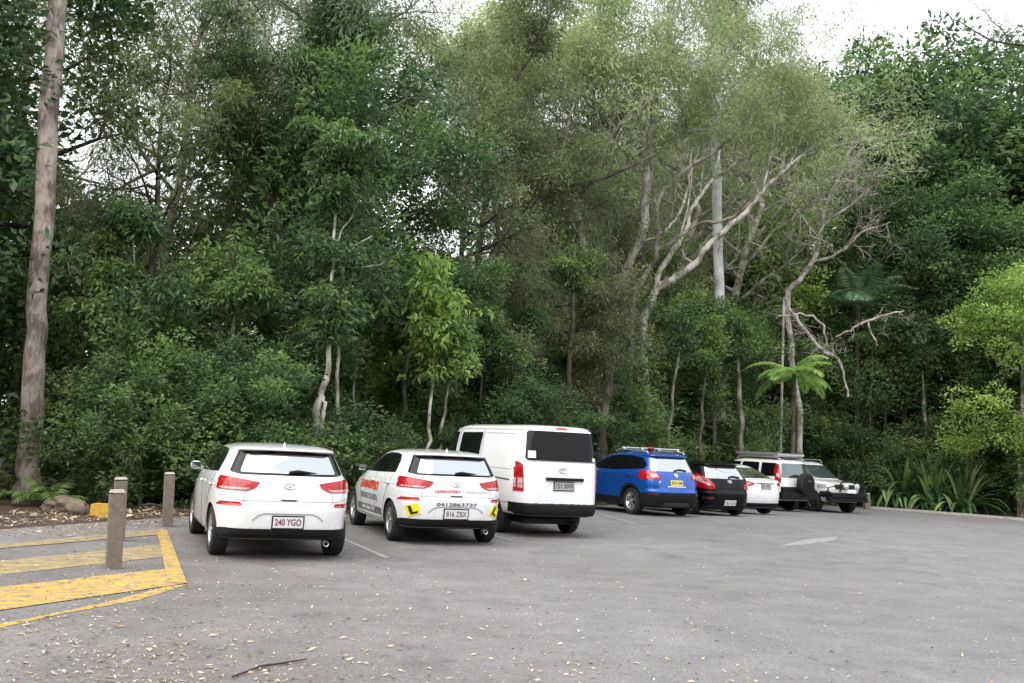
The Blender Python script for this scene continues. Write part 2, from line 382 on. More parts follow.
flat_poly('edge_marking', [G(938, 512.8), G(962, 513), G(966, 515), G(944, 515)], M['wpaint'], .004)

# ------------------------------------------------------------------ vehicles
def crom(P, seg):
    P = np.array(P, float); out = []
    for i in range(len(P)-1):
        p0 = P[max(i-1, 0)]; p1 = P[i]; p2 = P[i+1]; p3 = P[min(i+2, len(P)-1)]
        for k in range(seg):
            t = k/seg
            # monotone hermite: limited tangents
            m1 = (p2-p0)/2; m2 = (p3-p1)/2; d = p2-p1
            for mm, dd in ((m1, p1-p0), (m2, p3-p2)):
                bad = (dd*d) <= 0; mm[bad] = 0
                lim = 3*np.minimum(abs(dd), abs(d)); mm[:] = np.sign(mm)*np.minimum(abs(mm), lim)
            out.append((2*t**3-3*t*t+1)*p1+(t**3-2*t*t+t)*m1+(-2*t**3+3*t*t)*p2+(t**3-t*t)*m2)
    out.append(P[-1]); return np.array(out)

class Car:
    """origin on the ground under the rear axle, +y is forward"""
    def __init__(s, name, label, cat, x, y, th, z, mat, group=None):
        s.root = tag(empty(name, (x, y, z), R(th)), label, cat, group); s.mat = mat
    def body(s, rows, wb, wr, hwid, n=128, seg=5, arch=1.11):
        L = crom(rows, seg); V = []
        for (z, yr, yf, hw, nr, nf, tr, tf) in L:
            if nr < 6.5: nr = nr*1.3
            nf = nf*1.15; tr = tr*.6
            yc = (yr+yf)/2; a = (yf-yr)/2
            th = np.linspace(-math.pi/2, math.pi/2, 1500)
            c, sn = np.cos(th), np.sin(th)
            nn = np.where(sn < 0, nr, nf)
            xx = np.abs(c)**(2/nn); yy = np.sign(sn)*np.abs(sn)**(2/nn)
            taper = np.where(yy < 0, 1-tr*np.abs(yy)**3, 1-tf*np.abs(yy)**3)
            xx = xx*taper*hw; y_ = yc+a*yy
            ds = np.hypot(np.diff(xx), np.diff(y_)); arc = np.concatenate([[0], np.cumsum(ds)]); arc /= arc[-1]
            par = .5*arc+.5*np.linspace(0, 1, 1500)
            q = np.linspace(0, 1, n//2+1); X = np.interp(q, par, xx); Y = np.interp(q, par, y_)
            X[0] = X[-1] = 0
            ring = [(X[i], Y[i], z) for i in range(n//2+1)]+[(-X[i], Y[i], z) for i in range(n//2-1, 0, -1)]
            V += ring
        V = np.array(V); k = len(L); F = []
        for i in range(k-1):
            for j in range(n):
                F.append((i*n+j, i*n+(j+1) % n, (i+1)*n+(j+1) % n, (i+1)*n+j))
        me = bpy.data.meshes.new('body')
        me.from_pydata(V.tolist(), [], F+[tuple(range(n))[::-1], tuple(range((k-1)*n, k*n))]); me.update()
        bm = bmesh.new(); bm.from_mesh(me); bmesh.ops.recalc_face_normals(bm, faces=bm.faces[:])
        s.bvh = BVHTree.FromBMesh(bm)
        for f in bm.faces:
            f.smooth = True
            if f.normal.z < -.6 and f.calc_center_median().z < rows[1][0]: f.material_index = 1
        bm.to_mesh(me); bm.free()
        me.materials.append(s.mat); me.materials.append(M['under'])
        tmp = bpy.data.objects.new('tmp', me); COL.objects.link(tmp)
        cut = MB()
        for yy in (0, wb):
            for sd_ in (-1, 1):
                rr = wr*arch; pr = [(hwid*1.2*sd_, 0), (hwid*1.2*sd_, rr), (hwid*.62*sd_, rr), (hwid*.62*sd_, 0)]
                cb = MB(); cb.lathe(pr, 'X', 40, (0, yy, wr*1.0))
                cut.v_off = 0; cut.add(cb.v, cb.f)
        co = cut.build('cut', None); co.data.materials.append(s.mat); co.data.materials.append(M['under'])
        bm = bmesh.new(); bm.from_mesh(co.data); bmesh.ops.remove_doubles(bm, verts=bm.verts[:], dist=1e-5); bmesh.ops.recalc_face_normals(bm, faces=bm.faces[:]); bm.to_mesh(co.data); bm.free()
        co.data.polygons.foreach_set('material_index', [1]*len(co.data.polygons))
        md = tmp.modifiers.new('b', 'BOOLEAN'); md.object = co; md.operation = 'DIFFERENCE'; md.solver = 'EXACT'
        dg = bpy.context.evaluated_depsgraph_get(); dg.update()
        nm = bpy.data.meshes.new_from_object(tmp.evaluated_get(dg)); nm.name = 'body'
        bpy.data.objects.remove(tmp); bpy.data.objects.remove(co)
        nm.set_sharp_from_angle(angle=R(38))
        s.b = link('body', nm, None, s.root); s.wb, s.wr, s.hwid = wb, wr, hwid
        return s
    def cast(s, axis, a, b):
        """axis 'L','R','B'(rear),'F','T'; a,b = (y,z) | (x,z) | (x,y)"""
        o, d = {'L': ((-3, a, b), (1, 0, 0)), 'R': ((3, a, b), (-1, 0, 0)), 'B': ((a, -4, b), (0, 1, 0)), 'F': ((a, 7, b), (0, -1, 0)), 'T': ((a, b, 4), (0, 0, -1))}[axis]
        o = Vector(o); d = Vector(d); h = s.bvh.ray_cast(o, d)
        k = 0
        while (h[0] is None or h[1].dot(-d) < .16) and k < 60 and axis in 'BFLR':   # slide in from the silhouette
            k += 1
            if axis in 'BF': o.x *= .985
            else: o.z += (.7-o.z)*.02
            h = s.bvh.ray_cast(o, d)
        if h[0] is None: h = s.bvh.find_nearest(o+d*3)
        s.n = Vector(h[1]) if h[1].dot(-d) > 0 else -d
        return Vector(h[0]), d
    def patch(s, name, axis, poly, mat, off=.005, deep=.02, parent=None, step=.05, rnd=0, extra=None):
        """a panel, pane or lens lying on the body, cut to the outline poly"""
        if rnd: poly = round_poly(poly, rnd)
        bm = bmesh.new(); bm.faces.new([bm.verts.new((p[0], p[1], 0)) for p in poly])
        for ax in (0, 1):
            lo = min(p[ax] for p in poly); hi = max(p[ax] for p in poly); c = math.ceil(lo/step)*step
            while c < hi:
                no = [0, 0, 0]; no[ax] = 1; co = [0, 0, 0]; co[ax] = c+1e-4
                bmesh.ops.bisect_plane(bm, geom=bm.verts[:]+bm.edges[:]+bm.faces[:], plane_co=co, plane_no=no); c += step
        top = {}; 
        g = bmesh.ops.extrude_face_region(bm, geom=bm.faces[:]); up = {v for v in g['geom'] if isinstance(v, bmesh.types.BMVert)}
        for v in bm.verts:
            h, d = s.cast(axis, v.co.x, v.co.y); w_ = (s.n*.75-d*.25).normalized() if axis != 'T' else -d; v.co = h+w_*(off+.0015 if v in up else -deep)
        bmesh.ops.recalc_face_normals(bm, faces=bm.faces[:])
        me = bpy.data.meshes.new(name); bm.to_mesh(me); bm.free()
        me.polygons.foreach_set('use_smooth', [True]*len(me.polygons)); me.set_sharp_from_angle(angle=R(40))
        return link(name, me, mat, parent or s.root)
    def sides(s, name, poly, mat, **k):
        return [s.patch(name, a, poly, mat, **k) for a in 'LR']
    def strip(s, name, axis, pts, w, mat, **k):
        """a thin line following pts on the body"""
        a = [Vector((*p, 0)) for p in pts]; l = []; r_ = []
        for i, p in enumerate(a):
            d = (a[min(i+1, len(a)-1)]-a[max(i-1, 0)]).normalized(); n = Vector((-d.y, d.x, 0))*w/2
            l.append((p+n)[:2]); r_.append((p-n)[:2])
        return s.patch(name, axis, l+r_[::-1], mat, deep=.004, **k)
    def text(s, name, axis, txt, a, b, size, mat, parent=None, off=.008, width=None, slant=0, bold=0):
        cu = bpy.data.curves.new('t', 'FONT'); cu.body = txt; cu.size = size; cu.align_x = 'CENTER'; cu.align_y = 'CENTER'; cu.offset = bold; cu.shear = slant
        cu.resolution_u = 3
        o = bpy.data.objects.new('t', cu); COL.objects.link(o)
        dg = bpy.context.evaluated_depsgraph_get(); dg.update()
        me = bpy.data.meshes.new_from_object(o.evaluated_get(dg)); bpy.data.objects.remove(o)
        xs = [v.co.x for v in me.vertices]; sx = (width/(max(xs)-min(xs))) if width else 1
        sgn = {'B': 1, 'L': -1, 'R': 1, 'F': -1}[axis]
        for v in me.vertices:
            h, d = s.cast(axis, a+sgn*v.co.x*sx, b+v.co.y); v.co = h+(s.n*.75-d*.25).normalized()*(off+.002)
        me.name = name
        return link(name, me, mat, parent or s.root)
    def wheels(s, tr, rim, spokes=5, w=.205, rimr=.64, ys=None):
        for yy in (ys or (0, s.wb)):
            for sd_ in (-1, 1): s.wheel((sd_*(s.hwid-tr), yy, s.wr), s.wr, w, sd_, rim, spokes, rimr)
    def wheel(s, c, r, w, sd_, rim, spokes, rimr, parent=None):
        mb = MB(); rr = r*rimr
        prof = [(-w*.42, rr), (-w*.5, rr*1.12), (-w*.5, r*.93), (-w*.42, r*.985), (-w*.3, r), (w*.3, r), (w*.42, r*.985), (w*.5, r*.93), (w*.5, rr*1.12), (w*.42, rr), (-w*.42, rr)]
        mb.lathe(prof, 'X', 40); o = mb.build('wheel', M['tyre'], parent or s.root); o.location = c
        rb = MB(); f = sd_*w*.46
        rb.lathe([(f, rr*1.03), (f*1.04, rr*.99), (f*.9, rr*.92), (f*.3, rr*.86), (f*.3, 0)], 'X', 40)
        rb.lathe([(f*.3, rr*.2), (f*.95, rr*.19), (f*1.0, rr*.12), (f*1.0, 0)], 'X', 20)
        for k in range(spokes):
            t = 2*math.pi*k/spokes+.3; wd = .62/spokes*rr*1.9
            for q in (-1, 1) if spokes <= 6 else (0,):
                tt = t+q*.16; dy, dz = math.cos(tt), math.sin(tt); ny, nz = -dz, dy; vs_ = []
                for (rad, ax, hw_) in ((rr*.12, f*.92, wd*.32), (rr*.96, f*.86, wd*.36)):
                    for (e, dpt) in ((-1, 0), (1, 0), (1, -sd_*.03), (-1, -sd_*.03)):
                        vs_.append((ax+dpt, dy*rad+ny*hw_*e, dz*rad+nz*hw_*e))
                rb.add(vs_, [(0, 1, 2, 3), (4, 5, 6, 7), (0, 1, 5, 4), (1, 2, 6, 5), (2, 3, 7, 6), (3, 0, 4, 7)])
        rb.build('rim', rim, o)
        db = MB(); db.lathe([(f*.28, rr*.62), (f*.34, rr*.6), (f*.34, 0)], 'X', 24); db.build('brake_disc', M['trim'], o)
        return o
    def mirror(s, y, z, hw, mat, size=(.15, .11, .12)):
        for sd_ in (-1, 1):
            mb = MB(); mb.box((0, 0, 0), size, 0, .045); mb.tube([(-sd_*.13, .02, -.05), (-sd_*.05, .0, -.03)], .03, 8)
            o = mb.build('wing_mirror', mat, s.root); o.location = (sd_*(hw+.055), y, z)
            g = MB(); g.box((0, -size[1]/2-.002, 0), (size[0]*.86, .006, size[2]*.78), 0, .002); g.build('mirror_glass', M['rglass'], o)
    def plate(s, axis, a, b, txt, mat, ink, w=.372, h=.134, frame=True, off=.018, bold=.0015):
        pl = s.patch('number_plate', axis, rect(a, b, w, h), mat, off=off)
        if frame: s.patch('plate_frame', axis, rect(a, b, w+.03, h+.03), M['trim'], off=off-.006, parent=pl)
        if txt: s.text('plate_lettering', axis, txt, a, b, h*.86, ink, parent=pl, off=off+.003, width=w*.88, bold=bold)
        return pl
    def oval_badge(s, axis, a, b, w, h, kind):
        mb = MB(); pts = []
        def P(u, v): hh, d = s.cast(axis, a+u, b+v); return hh-d*.010
        mb.tube([P(w*math.cos(t), h*math.sin(t)) for t in np.linspace(0, 2*math.pi, 25)], .007, 6, False)
        if kind == 'H':
            mb.tube([P(-w*.40, -h*.62), P(-w*.28, 0), P(-w*.42, h*.66)], .008, 6); mb.tube([P(w*.42, -h*.66), P(w*.28, 0), P(w*.40, h*.62)], .008, 6); mb.tube([P(-w*.28, -h*.15), P(w*.28, h*.2)], .008, 6)
        else:
            mb.tube([P(w*.32*math.cos(t), h*.95*math.sin(t)) for t in np.linspace(0, 2*math.pi, 17)], .006, 6, False)
            mb.tube([P(w*.7*math.cos(t), h*.35*math.sin(t)+h*.45) for t in np.linspace(0, 2*math.pi, 17)], .006, 6, False)
        return mb.build('badge', M['chrome'], s.root)

def rect(a, b, w, h): return [(a-w/2, b-h/2), (a+w/2, b-h/2), (a+w/2, b+h/2), (a-w/2, b+h/2)]
def mir(p): return [(-x, y) for x, y in p]
def round_poly(P, r, n=4):
    out = []; k = len(P)
    for i in range(k):
        a, b, c = Vector(P[i-1]), Vector(P[i]), Vector(P[(i+1) % k])
        u = (a-b); v = (c-b); q = min(r, u.length*.45, v.length*.45); u = u.normalized()*q; v = v.normalized()*q
        for j in range(n+1):
            t = j/n; out.append(tuple(b+u*(1-t)**2+v*t*t))
    return out

# ---- the two white hatchbacks
HATCH = [ # z, yr, yf, hw, nr, nf, tr, tf
 (.24, -.50, 3.30, .74, 5, 4, .05, .08), (.26, -.60, 3.42, .83, 5, 3.6, .05, .10), (.30, -.70, 3.48, .862, 5, 3.4, .05, .10),
 (.38, -.745, 3.53, .876, 4.6, 3.2, .06, .12), (.52, -.77, 3.555, .886, 4.4, 3, .06, .13), (.655, -.785, 3.54, .894, 4.4, 3, .06, .13),
 (.69, -.755, 3.50, .896, 4.4, 3, .06, .13), (.74, -.745, 3.40, .8965, 4.6, 3, .06, .12), (.84, -.735, 3.22, .893, 4.8, 3, .07, .11),
 (.93, -.72, 2.85, .882, 4.8, 3.2, .09, .10), (.99, -.70, 2.50, .868, 4.8, 4, .11, .08), (1.05, -.66, 2.30, .842, 4.6, 4.5, .13, .05),
 (1.09, -.625, 2.20, .818, 4.6, 4.5, .14, .05), (1.20, -.565, 1.95, .762, 4.6, 4.5, .15, .05), (1.31, -.50, 1.66, .70, 4.6, 4.5, .15, .05),
 (1.355, -.475, 1.52, .672, 4.6, 4.2, .14, .05), (1.368, -.555, 1.47, .662, 5.5, 4, .13, .05), (1.385, -.56, 1.40, .648, 5.5, 4, .12, .05),
 (1.405, -.46, 1.28, .61, 5, 3.6, .10, .05), (1.428, -.22, 1.12, .53, 4, 3, .05, .05), (1.445, .10, .95, .36, 3, 3, 0, 0), (1.455, .45, .72, .04, 2, 2, 0, 0)]
def hatch(name, label, x, y, th, stickers, txt, ink, bold=.0015):
    c = Car(name, label, 'car', x, y, th, 0, M['white'], 'white hatchbacks of the same shape').body(HATCH, 2.65, .316, .8975)
    c.wheels(.145, M['alloy'], 5)
    sw = [(2.02, 1.02), (1.62, 1.19), (1.18, 1.325), (.80, 1.372), (.40, 1.372), (.12, 1.352), (.0, 1.27), (-.06, 1.07), (.8, 1.045)]
    c.sides('window_trim', sw, M['gloss'], off=.003, rnd=.04)
    c.sides('front_side_window', [(1.90, 1.045), (1.56, 1.19), (1.14, 1.31), (.92, 1.345), (.98, 1.065)], M['glass'], off=.007, rnd=.02)
    c.sides('rear_side_window', [(.84, 1.35), (.42, 1.352), (.16, 1.335), (.04, 1.25), (-.02, 1.09), (.88, 1.068)], M['glass'], off=.007, rnd=.02)
    wt = [(-.715, 1.085), (-.60, 1.362), (.60, 1.362), (.715, 1.085), (.60, 1.06), (-.60, 1.06)]
    sr = c.patch('window_surround', 'B', wt, M['gloss'], off=.004, rnd=.03, step=.03)
    c.patch('rear_window', 'B', [(-.60, 1.085), (-.515, 1.315), (.515, 1.315), (.60, 1.085)], M['rglass'], off=.009, rnd=.03)
    c.patch('brake_light', 'B', rect(0, 1.338, .34, .022), M['dred'], off=.012)
    c.patch('windscreen', 'F', [(-.66, 1.07), (-.56, 1.36), (.56, 1.36), (.66, 1.07)], M['sglass'], rnd=.03)
    wb_ = MB(); h, d = c.cast('B', .18, 1.10)
    wb_.tube([(0, c.cast('B', 0, 1.10)[0].y-.02, 1.098), (.1, -.03+h.y, 1.118), (.42, -.012+h.y+.02, 1.092)], [.022, .022, .007], 6); wb_.build('rear_wiper', M['trim'], c.root)
    lp = [(-.885, 1.03), (-.87, .91), (-.84, .865), (-.52, .862), (-.42, .90), (-.365, .968), (-.50, .992), (-.70, 1.02)]
    for s_ in (1, -1):
        P = lp if s_ == 1 else mir(lp)
        l = c.patch('tail_light', 'B', P, M['red'], off=.010, rnd=.02, step=.025)
        q = [(-.80, .905), (-.82, .878), (-.54, .872), (-.48, .898)]
        c.patch('light_strip', 'B', q if s_ == 1 else mir(q), M['clear'], off=.013, parent=l, rnd=.01)
        q = [(-.655, .90), (-.645, .90), (-.635, 1.005), (-.645, 1.005)]
        c.patch('light_divider', 'B', q if s_ == 1 else mir(q), M['dred'], off=.014, parent=l)
        q = [(-.84, .672), (-.80, .722), (-.60, .725), (-.565, .688), (-.60, .672)]
        c.patch('reflector', 'B', q if s_ == 1 else mir(q), M['red'], off=.008, rnd=.01)
    dif = [(-.862, .30), (-.80, .39), (-.745, .40), (.745, .40), (.80, .39), (.862, .30), (.74, .285), (-.74, .285)]
    c.patch('rear_diffuser', 'B', dif, M['trim'], off=.012, rnd=.02, step=.03)
    c.strip('diffuser_lip', 'B', [(-.72, .315), (.72, .315)], .012, M['gloss'], off=.02)
    c.strip('bumper_recess_shade', 'B', [(-.44, .505), (-.37, .565), (-.30, .59), (.30, .59), (.37, .565), (.44, .505)], .016, M['shade_joint'], off=.004)  # grey line painted as the shading around the recess
    c.strip('tailgate_gap', 'B', [(-.54, .86), (-.56, .735), (-.50, .70), (.50, .70), (.56, .735), (.54, .86)], .006, M['shade_joint'], off=.003)
    c.patch('tailgate_handle', 'B', [(-.11, .765), (.11, .765), (.07, .745), (-.07, .745)], M['seam'], off=.006)
    c.strip('bumper_gap', 'B', [(-.83, .80), (-.60, .745), (.60, .745), (.83, .80)], .005, M['shade_joint'], off=.003)
    c.oval_badge('B', 0, .935, .068, .036, 'H')
    c.plate('B', 0, .487, txt, M['plate'], ink, bold=bold)
    for s_ in (-1, 1):
        A = 'L' if s_ < 0 else 'R'
        c.strip('door_gap', A, [(1.92, 1.02), (1.98, .75), (1.90, .40), (1.80, .30)], .008, M['seam'], off=.002)
        c.strip('door_gap', A, [(.94, 1.04), (.90, .75), (.92, .30)], .008, M['seam'], off=.002)
        c.strip('door_gap', A, [(-.02, 1.04), (.12, .85), (.32, .62), (.42, .32)], .008, M['seam'], off=.002)
        c.strip('sill_gap', A, [(.40, .31), (2.2, .31)], .008, M['seam'], off=.002)
        c.strip('shoulder_crease_shade', A, [(-.4, .90), (1.0, .875), (2.6, .84)], .008, M['shade_joint'], off=.002)  # painted strip standing for the shade along the shoulder fold
        for yy in (1.08, .10):
            hb = MB(); h, d = c.cast(A, yy, .905); hb.box((h.x+s_*.022, yy, .905), (.03, .19, .03), 0, .012); hb.build('door_handle', c.mat, c.root)
    fin = MB(); h, _ = c.cast('T', 0, -.12); fin.add([(0, -.02-.12, h.z-.01), (-.02, -.12, h.z-.01), (0, .14-.12, h.z-.01), (.02, -.12, h.z-.01), (0, -.0-.12, h.z+.05)], [(0, 1, 4), (1, 2, 4), (2, 3, 4), (3, 0, 4), (0, 3, 2, 1)]); fin.build('roof_antenna', M['white'], c.root)
    c.mirror(1.86, 1.07, .86, M['white'] if not stickers else M['trim'])
    # front: lamps and grille
    fl = [(-.80, .66), (-.82, .78), (-.52, .72), (-.46, .64)]
    for P in (fl, mir(fl)): c.patch('headlight', 'F', P, M['headlamp'], off=.006, rnd=.02)
    c.patch('grille', 'F', [(-.38, .68), (.38, .68), (.30, .34), (-.30, .34)], M['trim'], off=.006, rnd=.04)
    ex = MB(); ex.lathe([(-.78, .035), (-.60, .035), (-.60, .028), (-.78, .028), (-.78, .035)], 'Y', 16, (.50, 0, .225)); ex.build('exhaust_pipe', M['alloy'], c.root)
    if stickers:
        for A in 'LR':
            c.text('side_lettering', A, 'LEARNXPERT', 1.30, .80, .17, M['redink'], width=1.32, bold=.010, off=.006)
            c.text('side_lettering', A, 'DRIVING SCHOOL', 1.30, .61, .13, M['greyink'], width=1.20, bold=.003, off=.006)
            sp = c.patch('sill_stripe', A, [(.42, .36), (2.18, .36), (2.18, .47), (.44, .47)], M['greyink'], off=.004)
            c.text('sill_lettering', A, '0412 863 737', 1.30, .415, .085, M['whiteink'], parent=sp, width=.9, off=.008, bold=.002)
        c.text('tailgate_lettering', 'B', 'LEARNXPERT', -.14, .825, .058, M['redink'], width=.42, bold=.002, off=.006)
        c.text('tailgate_lettering', 'B', 'DRIVING SCHOOL', .33, .825, .045, M['greyink'], width=.36, off=.006)
        c.text('phone_lettering', 'B', '0412863737', .0, .632, .075, M['greyink'], width=.66, bold=.002, off=.006)
        for s_, rot in ((-1, .35), (1, -.5)):
            cx_, cz_ = s_*.66, .535
            def rr(pts): return [(cx_+u*math.cos(rot)-v*math.sin(rot), cz_+u*math.sin(rot)+v*math.cos(rot)) for u, v in pts]
            lpz = c.patch('learner_plate', 'B', rr([(-.085, -.085), (.085, -.085), (.085, .085), (-.085, .085)]), M['yellow'], off=.010)
            c.patch('plate_letter_l', 'B', rr([(-.05, -.065), (.05, -.065), (.05, -.030), (-.012, -.030), (-.012, .07), (-.05, .07)]), M['ink'], off=.013, parent=lpz)
    return c
hatch('hatchback', 'white hatchback with maroon lettered plate 240 YGO, parked next to the timber bollards', -2.98, 13.45, 22.3, False, '240 YGO', M['maroon'])
hatch('hatchback', 'white driving school hatchback with red side lettering and yellow L plates on its bumper', -1.0, 16.35, 21.0, True, '816 ZBX', M['greyink'])

# ---- the van
VAN = [(.36, -.95, 3.30, .72, 7, 5, .03, .05), (.385, -1.07, 3.48, .80, 7, 5, .03, .05), (.45, -1.125, 3.56, .832, 7, 4.5, .03, .06), (.57, -1.135, 3.60, .842, 7, 4.2, .03, .06),
 (.60, -1.085, 3.60, .846, 8, 4.2, .02, .06), (.80, -1.085, 3.60, .8475, 8, 4, .02, .06), (1.05, -1.08, 3.53, .846, 8, 4, .02, .06), (1.20, -1.075, 3.40, .838, 8, 4, .02, .06),
 (1.45, -1.055, 3.16, .815, 8, 4.4, .02, .05), (1.70, -1.02, 2.90, .782, 8, 4.6, .02, .05), (1.84, -.995, 2.72, .755, 8, 4.6, .02, .05), (1.90, -.975, 2.60, .725, 7, 4.4, .02, .05),
 (1.94, -.92, 2.46, .665, 6, 4, .02, .05), (1.965, -.80, 2.25, .55, 5, 4, 0, 0), (1.978, -.5, 1.9, .34, 4, 3, 0, 0), (1.982, .1, 1.2, .05, 2, 2, 0, 0)]
v = Car('van', 'white panel van with a large black rear window, parked beside the driving school hatchback', 'van', .58, 18.85, 23.8, 0, M['vanwhite']).body(VAN, 2.57, .335, .8475)
v.wheels(.15, M['darkalloy'], 8, w=.2)
v.patch('rear_window', 'B', [(-.70, 1.345), (-.655, 1.865), (.655, 1.865), (.70, 1.345)], M['glass'], off=.006, rnd=.06)
v.strip('window_seal', 'B', [(-.715, 1.335), (.715, 1.335)], .012, M['shade_joint'], off=.004)
sk = [(-.66, 1.385), (-.53, 1.385), (-.53, 1.51), (-.655, 1.51)]; v.patch('window_sticker', 'B', sk, M['sticker'], off=.010)
v.patch('window_sticker', 'B', [(.60, 1.36), (.68, 1.36), (.675, 1.42), (.595, 1.42)], M['sticker'], off=.010)
hb = MB(); h, _ = v.cast('B', 0, 1.03); hb.box((.04, h.y-.025, 1.03), (.74, .05, .055), 0, .012); hb.build('tailgate_handle', M['trim'], v.root)
v.oval_badge('B', 0, 1.19, .075, .05, 'T')
v.plate('B', .03, .91, '151 XKR', M['plated'], M['ink'], bold=.001)
for s_ in (1, -1):
    P = [(-.828, .80), (-.822, 1.305), (-.775, 1.32), (-.725, 1.27), (-.705, .80)]; P = P if s_ == 1 else mir(P)
    l = v.patch('tail_light', 'B', P, M['red'], off=.012, step=.03, rnd=.02)
    q = [(-.80, .93), (-.80, 1.03), (-.725, 1.03), (-.72, .93)]; v.patch('reversing_light', 'B', q if s_ == 1 else mir(q), M['clear'], off=.016, parent=l)
    q = [(-.80, .86), (-.80, .92), (-.722, .92), (-.72, .86)]; v.patch('indicator_light', 'B', q if s_ == 1 else mir(q), M['clear'], off=.016, parent=l)
    A = 'L' if s_ > 0 else 'R'
    P = [(-.80, .33), (-.80, .55), (-.835, .80), (-.835, .80)]
v.patch('brake_light', 'B', rect(0, 1.915, .22, .03), M['red'], off=.010)
v.patch('rear_bumper', 'B', [(-.835, .42), (-.838, .60), (.838, .60), (.835, .42), (.78, .405), (-.78, .405)], M['trim'], off=.022, step=.03)
for A in 'LR':
    v.patch('bumper_end', A, [(-1.02, .41), (-1.02, .60), (-.62, .60), (-.58, .43)], M['trim'], off=.010)
    v.patch('front_side_window', A, [(3.10, 1.22), (2.72, 1.72), (2.60, 1.80), (2.12, 1.81), (2.14, 1.20)], M['glass'], rnd=.04)
    v.patch('sliding_door_window', A, [(1.94, 1.18), (1.90, 1.80), (.82, 1.81), (.88, 1.17)], M['glass'], rnd=.05)
    v.strip('panel_edge', A, [(.72, 1.80), (.72, 1.17), (-.66, 1.17), (-.64, 1.80), (.66, 1.80)], .012, M['shade_joint'], off=.002)
    v.strip('door_rail', A, [(.86, 1.02), (-.62, .98)], .022, M['seam'], off=.004)
    v.strip('door_gap', A, [(2.02, 1.85), (2.04, .8), (2.0, .40)], .010, M['seam'], off=.002)
    v.strip('door_gap', A, [(.78, 1.86), (.80, .8), (.72, .40)], .010, M['seam'], off=.002)
    v.strip('roof_gutter', A, [(-.92, 1.875), (2.5, 1.875)], .014, M['shade_joint'], off=.004)
v.patch('windscreen', 'F', [(-.70, 1.20), (-.62, 1.80), (.62, 1.80), (.70, 1.20)], M['sglass'], rnd=.05)
v.mirror(2.95, 1.30, .83, M['vanwhite'], (.18, .1, .24))
P = [(-.80, .85), (-.80, 1.05), (-.50, .98), (-.50, .85)]
for Q in (P, mir(P)): v.patch('headlight', 'F', Q, M['headlamp'], off=.006, rnd=.03)
v.patch('grille', 'F', [(-.45, .78), (.45, .78), (.45, .92), (-.45, .92)], M['trim'], off=.006)
ub = MB(); ub.box((0, -.3, .27), (1.1, .9, .10)); ub.tube([(-.78, 0, .33), (.78, 0, .33)], .05, 10); ub.build('rear_axle', M['under'], v.root)
ex = MB(); ex.tube([(.35, -.5, .27), (.35, -1.05, .25)], .03, 10); ex.build('exhaust_pipe', M['under'], v.root)

# ---- the blue crossover
SUV = [(.21, -.55, 3.10, .76, 5, 4, .05, .08), (.25, -.72, 3.36, .85, 5, 3.6, .05, .1), (.36, -.79, 3.44, .882, 4.6, 3.3, .06, .12), (.52, -.83, 3.48, .89, 4.4, 3, .06, .13), (.63, -.835, 3.47, .892, 4.4, 3, .06, .13),
 (.675, -.78, 3.44, .892, 4.6, 3, .06, .13), (.80, -.765, 3.36, .892, 4.8, 3, .07, .12), (.93, -.745, 3.15, .888, 4.8, 3, .08, .11), (1.03, -.72, 2.75, .875, 4.8, 3.3, .10, .10), (1.09, -.68, 2.45, .855, 4.6, 4, .12, .06),
 (1.15, -.64, 2.28, .825, 4.6, 4.5, .13, .05), (1.30, -.555, 1.92, .755, 4.6, 4.5, .13, .05), (1.44, -.475, 1.60, .69, 4.6, 4.4, .13, .05), (1.485, -.45, 1.46, .665, 4.6, 4.2, .12, .05), (1.50, -.53, 1.40, .655, 5.2, 4, .11, .05), (1.52, -.53, 1.32, .635, 5.2, 4, .1, .05),
 (1.55, -.38, 1.18, .58, 4.6, 3.6, .08, .05), (1.58, -.12, 1.02, .46, 4, 3, .04, .04), (1.60, .20, .85, .26, 3, 3, 0, 0), (1.606, .5, .65, .04, 2, 2, 0, 0)]
c = Car('crossover', 'bright blue crossover with roof bars and a yellow number plate', 'car', 3.95, 26.0, 27.9, zg(0, 26), M['blue']).body(SUV, 2.63, .345, .8925)
c.wheels(.145, M['alloy'], 5, w=.215)
sw = [(2.06, 1.10), (1.66, 1.28), (1.22, 1.44), (.80, 1.49), (.2, 1.485), (-.20, 1.44), (-.42, 1.27), (-.36, 1.17), (.8, 1.10)]
c.sides('window_trim', sw, M['gloss'], off=.003, rnd=.04)
c.sides('front_side_window', [(1.92, 1.125), (1.60, 1.275), (1.18, 1.42), (.94, 1.455), (1.0, 1.125)], M['glass'], off=.007, rnd=.02)
c.sides('rear_side_window', [(.86, 1.46), (.10, 1.46), (.03, 1.14), (.90, 1.125)], M['glass'], off=.007, rnd=.02)
c.sides('quarter_window', [(.02, 1.45), (-.18, 1.41), (-.36, 1.27), (-.30, 1.19), (-.03, 1.15)], M['glass'], off=.007, rnd=.02)
c.patch('rear_window', 'B', [(-.66, 1.12), (-.56, 1.46), (.56, 1.46), (.66, 1.12)], M['rglass'], off=.007, rnd=.06, step=.03)
c.strip('rear_wiper', 'B', [(-.02, 1.14), (.16, 1.175), (.36, 1.15)], .03, M['trim'], off=.03)
for s_ in (1, -1):
    f = (lambda p: p) if s_ == 1 else mir
    l = c.patch('tail_light', 'B', f([(-.885, 1.14), (-.86, .95), (-.82, .915), (-.50, .94), (-.46, 1.02), (-.56, 1.09), (-.75, 1.125)]), M['red'], off=.012, rnd=.03, step=.025)
    c.patch('reversing_light', 'B', f([(-.70, .965), (-.70, 1.06), (-.56, 1.05), (-.53, .97)]), M['clear'], off=.016, parent=l, rnd=.02)
    c.patch('reflector', 'B', f(rect(-.66, .565, .20, .05)), M['dred'], off=.024)
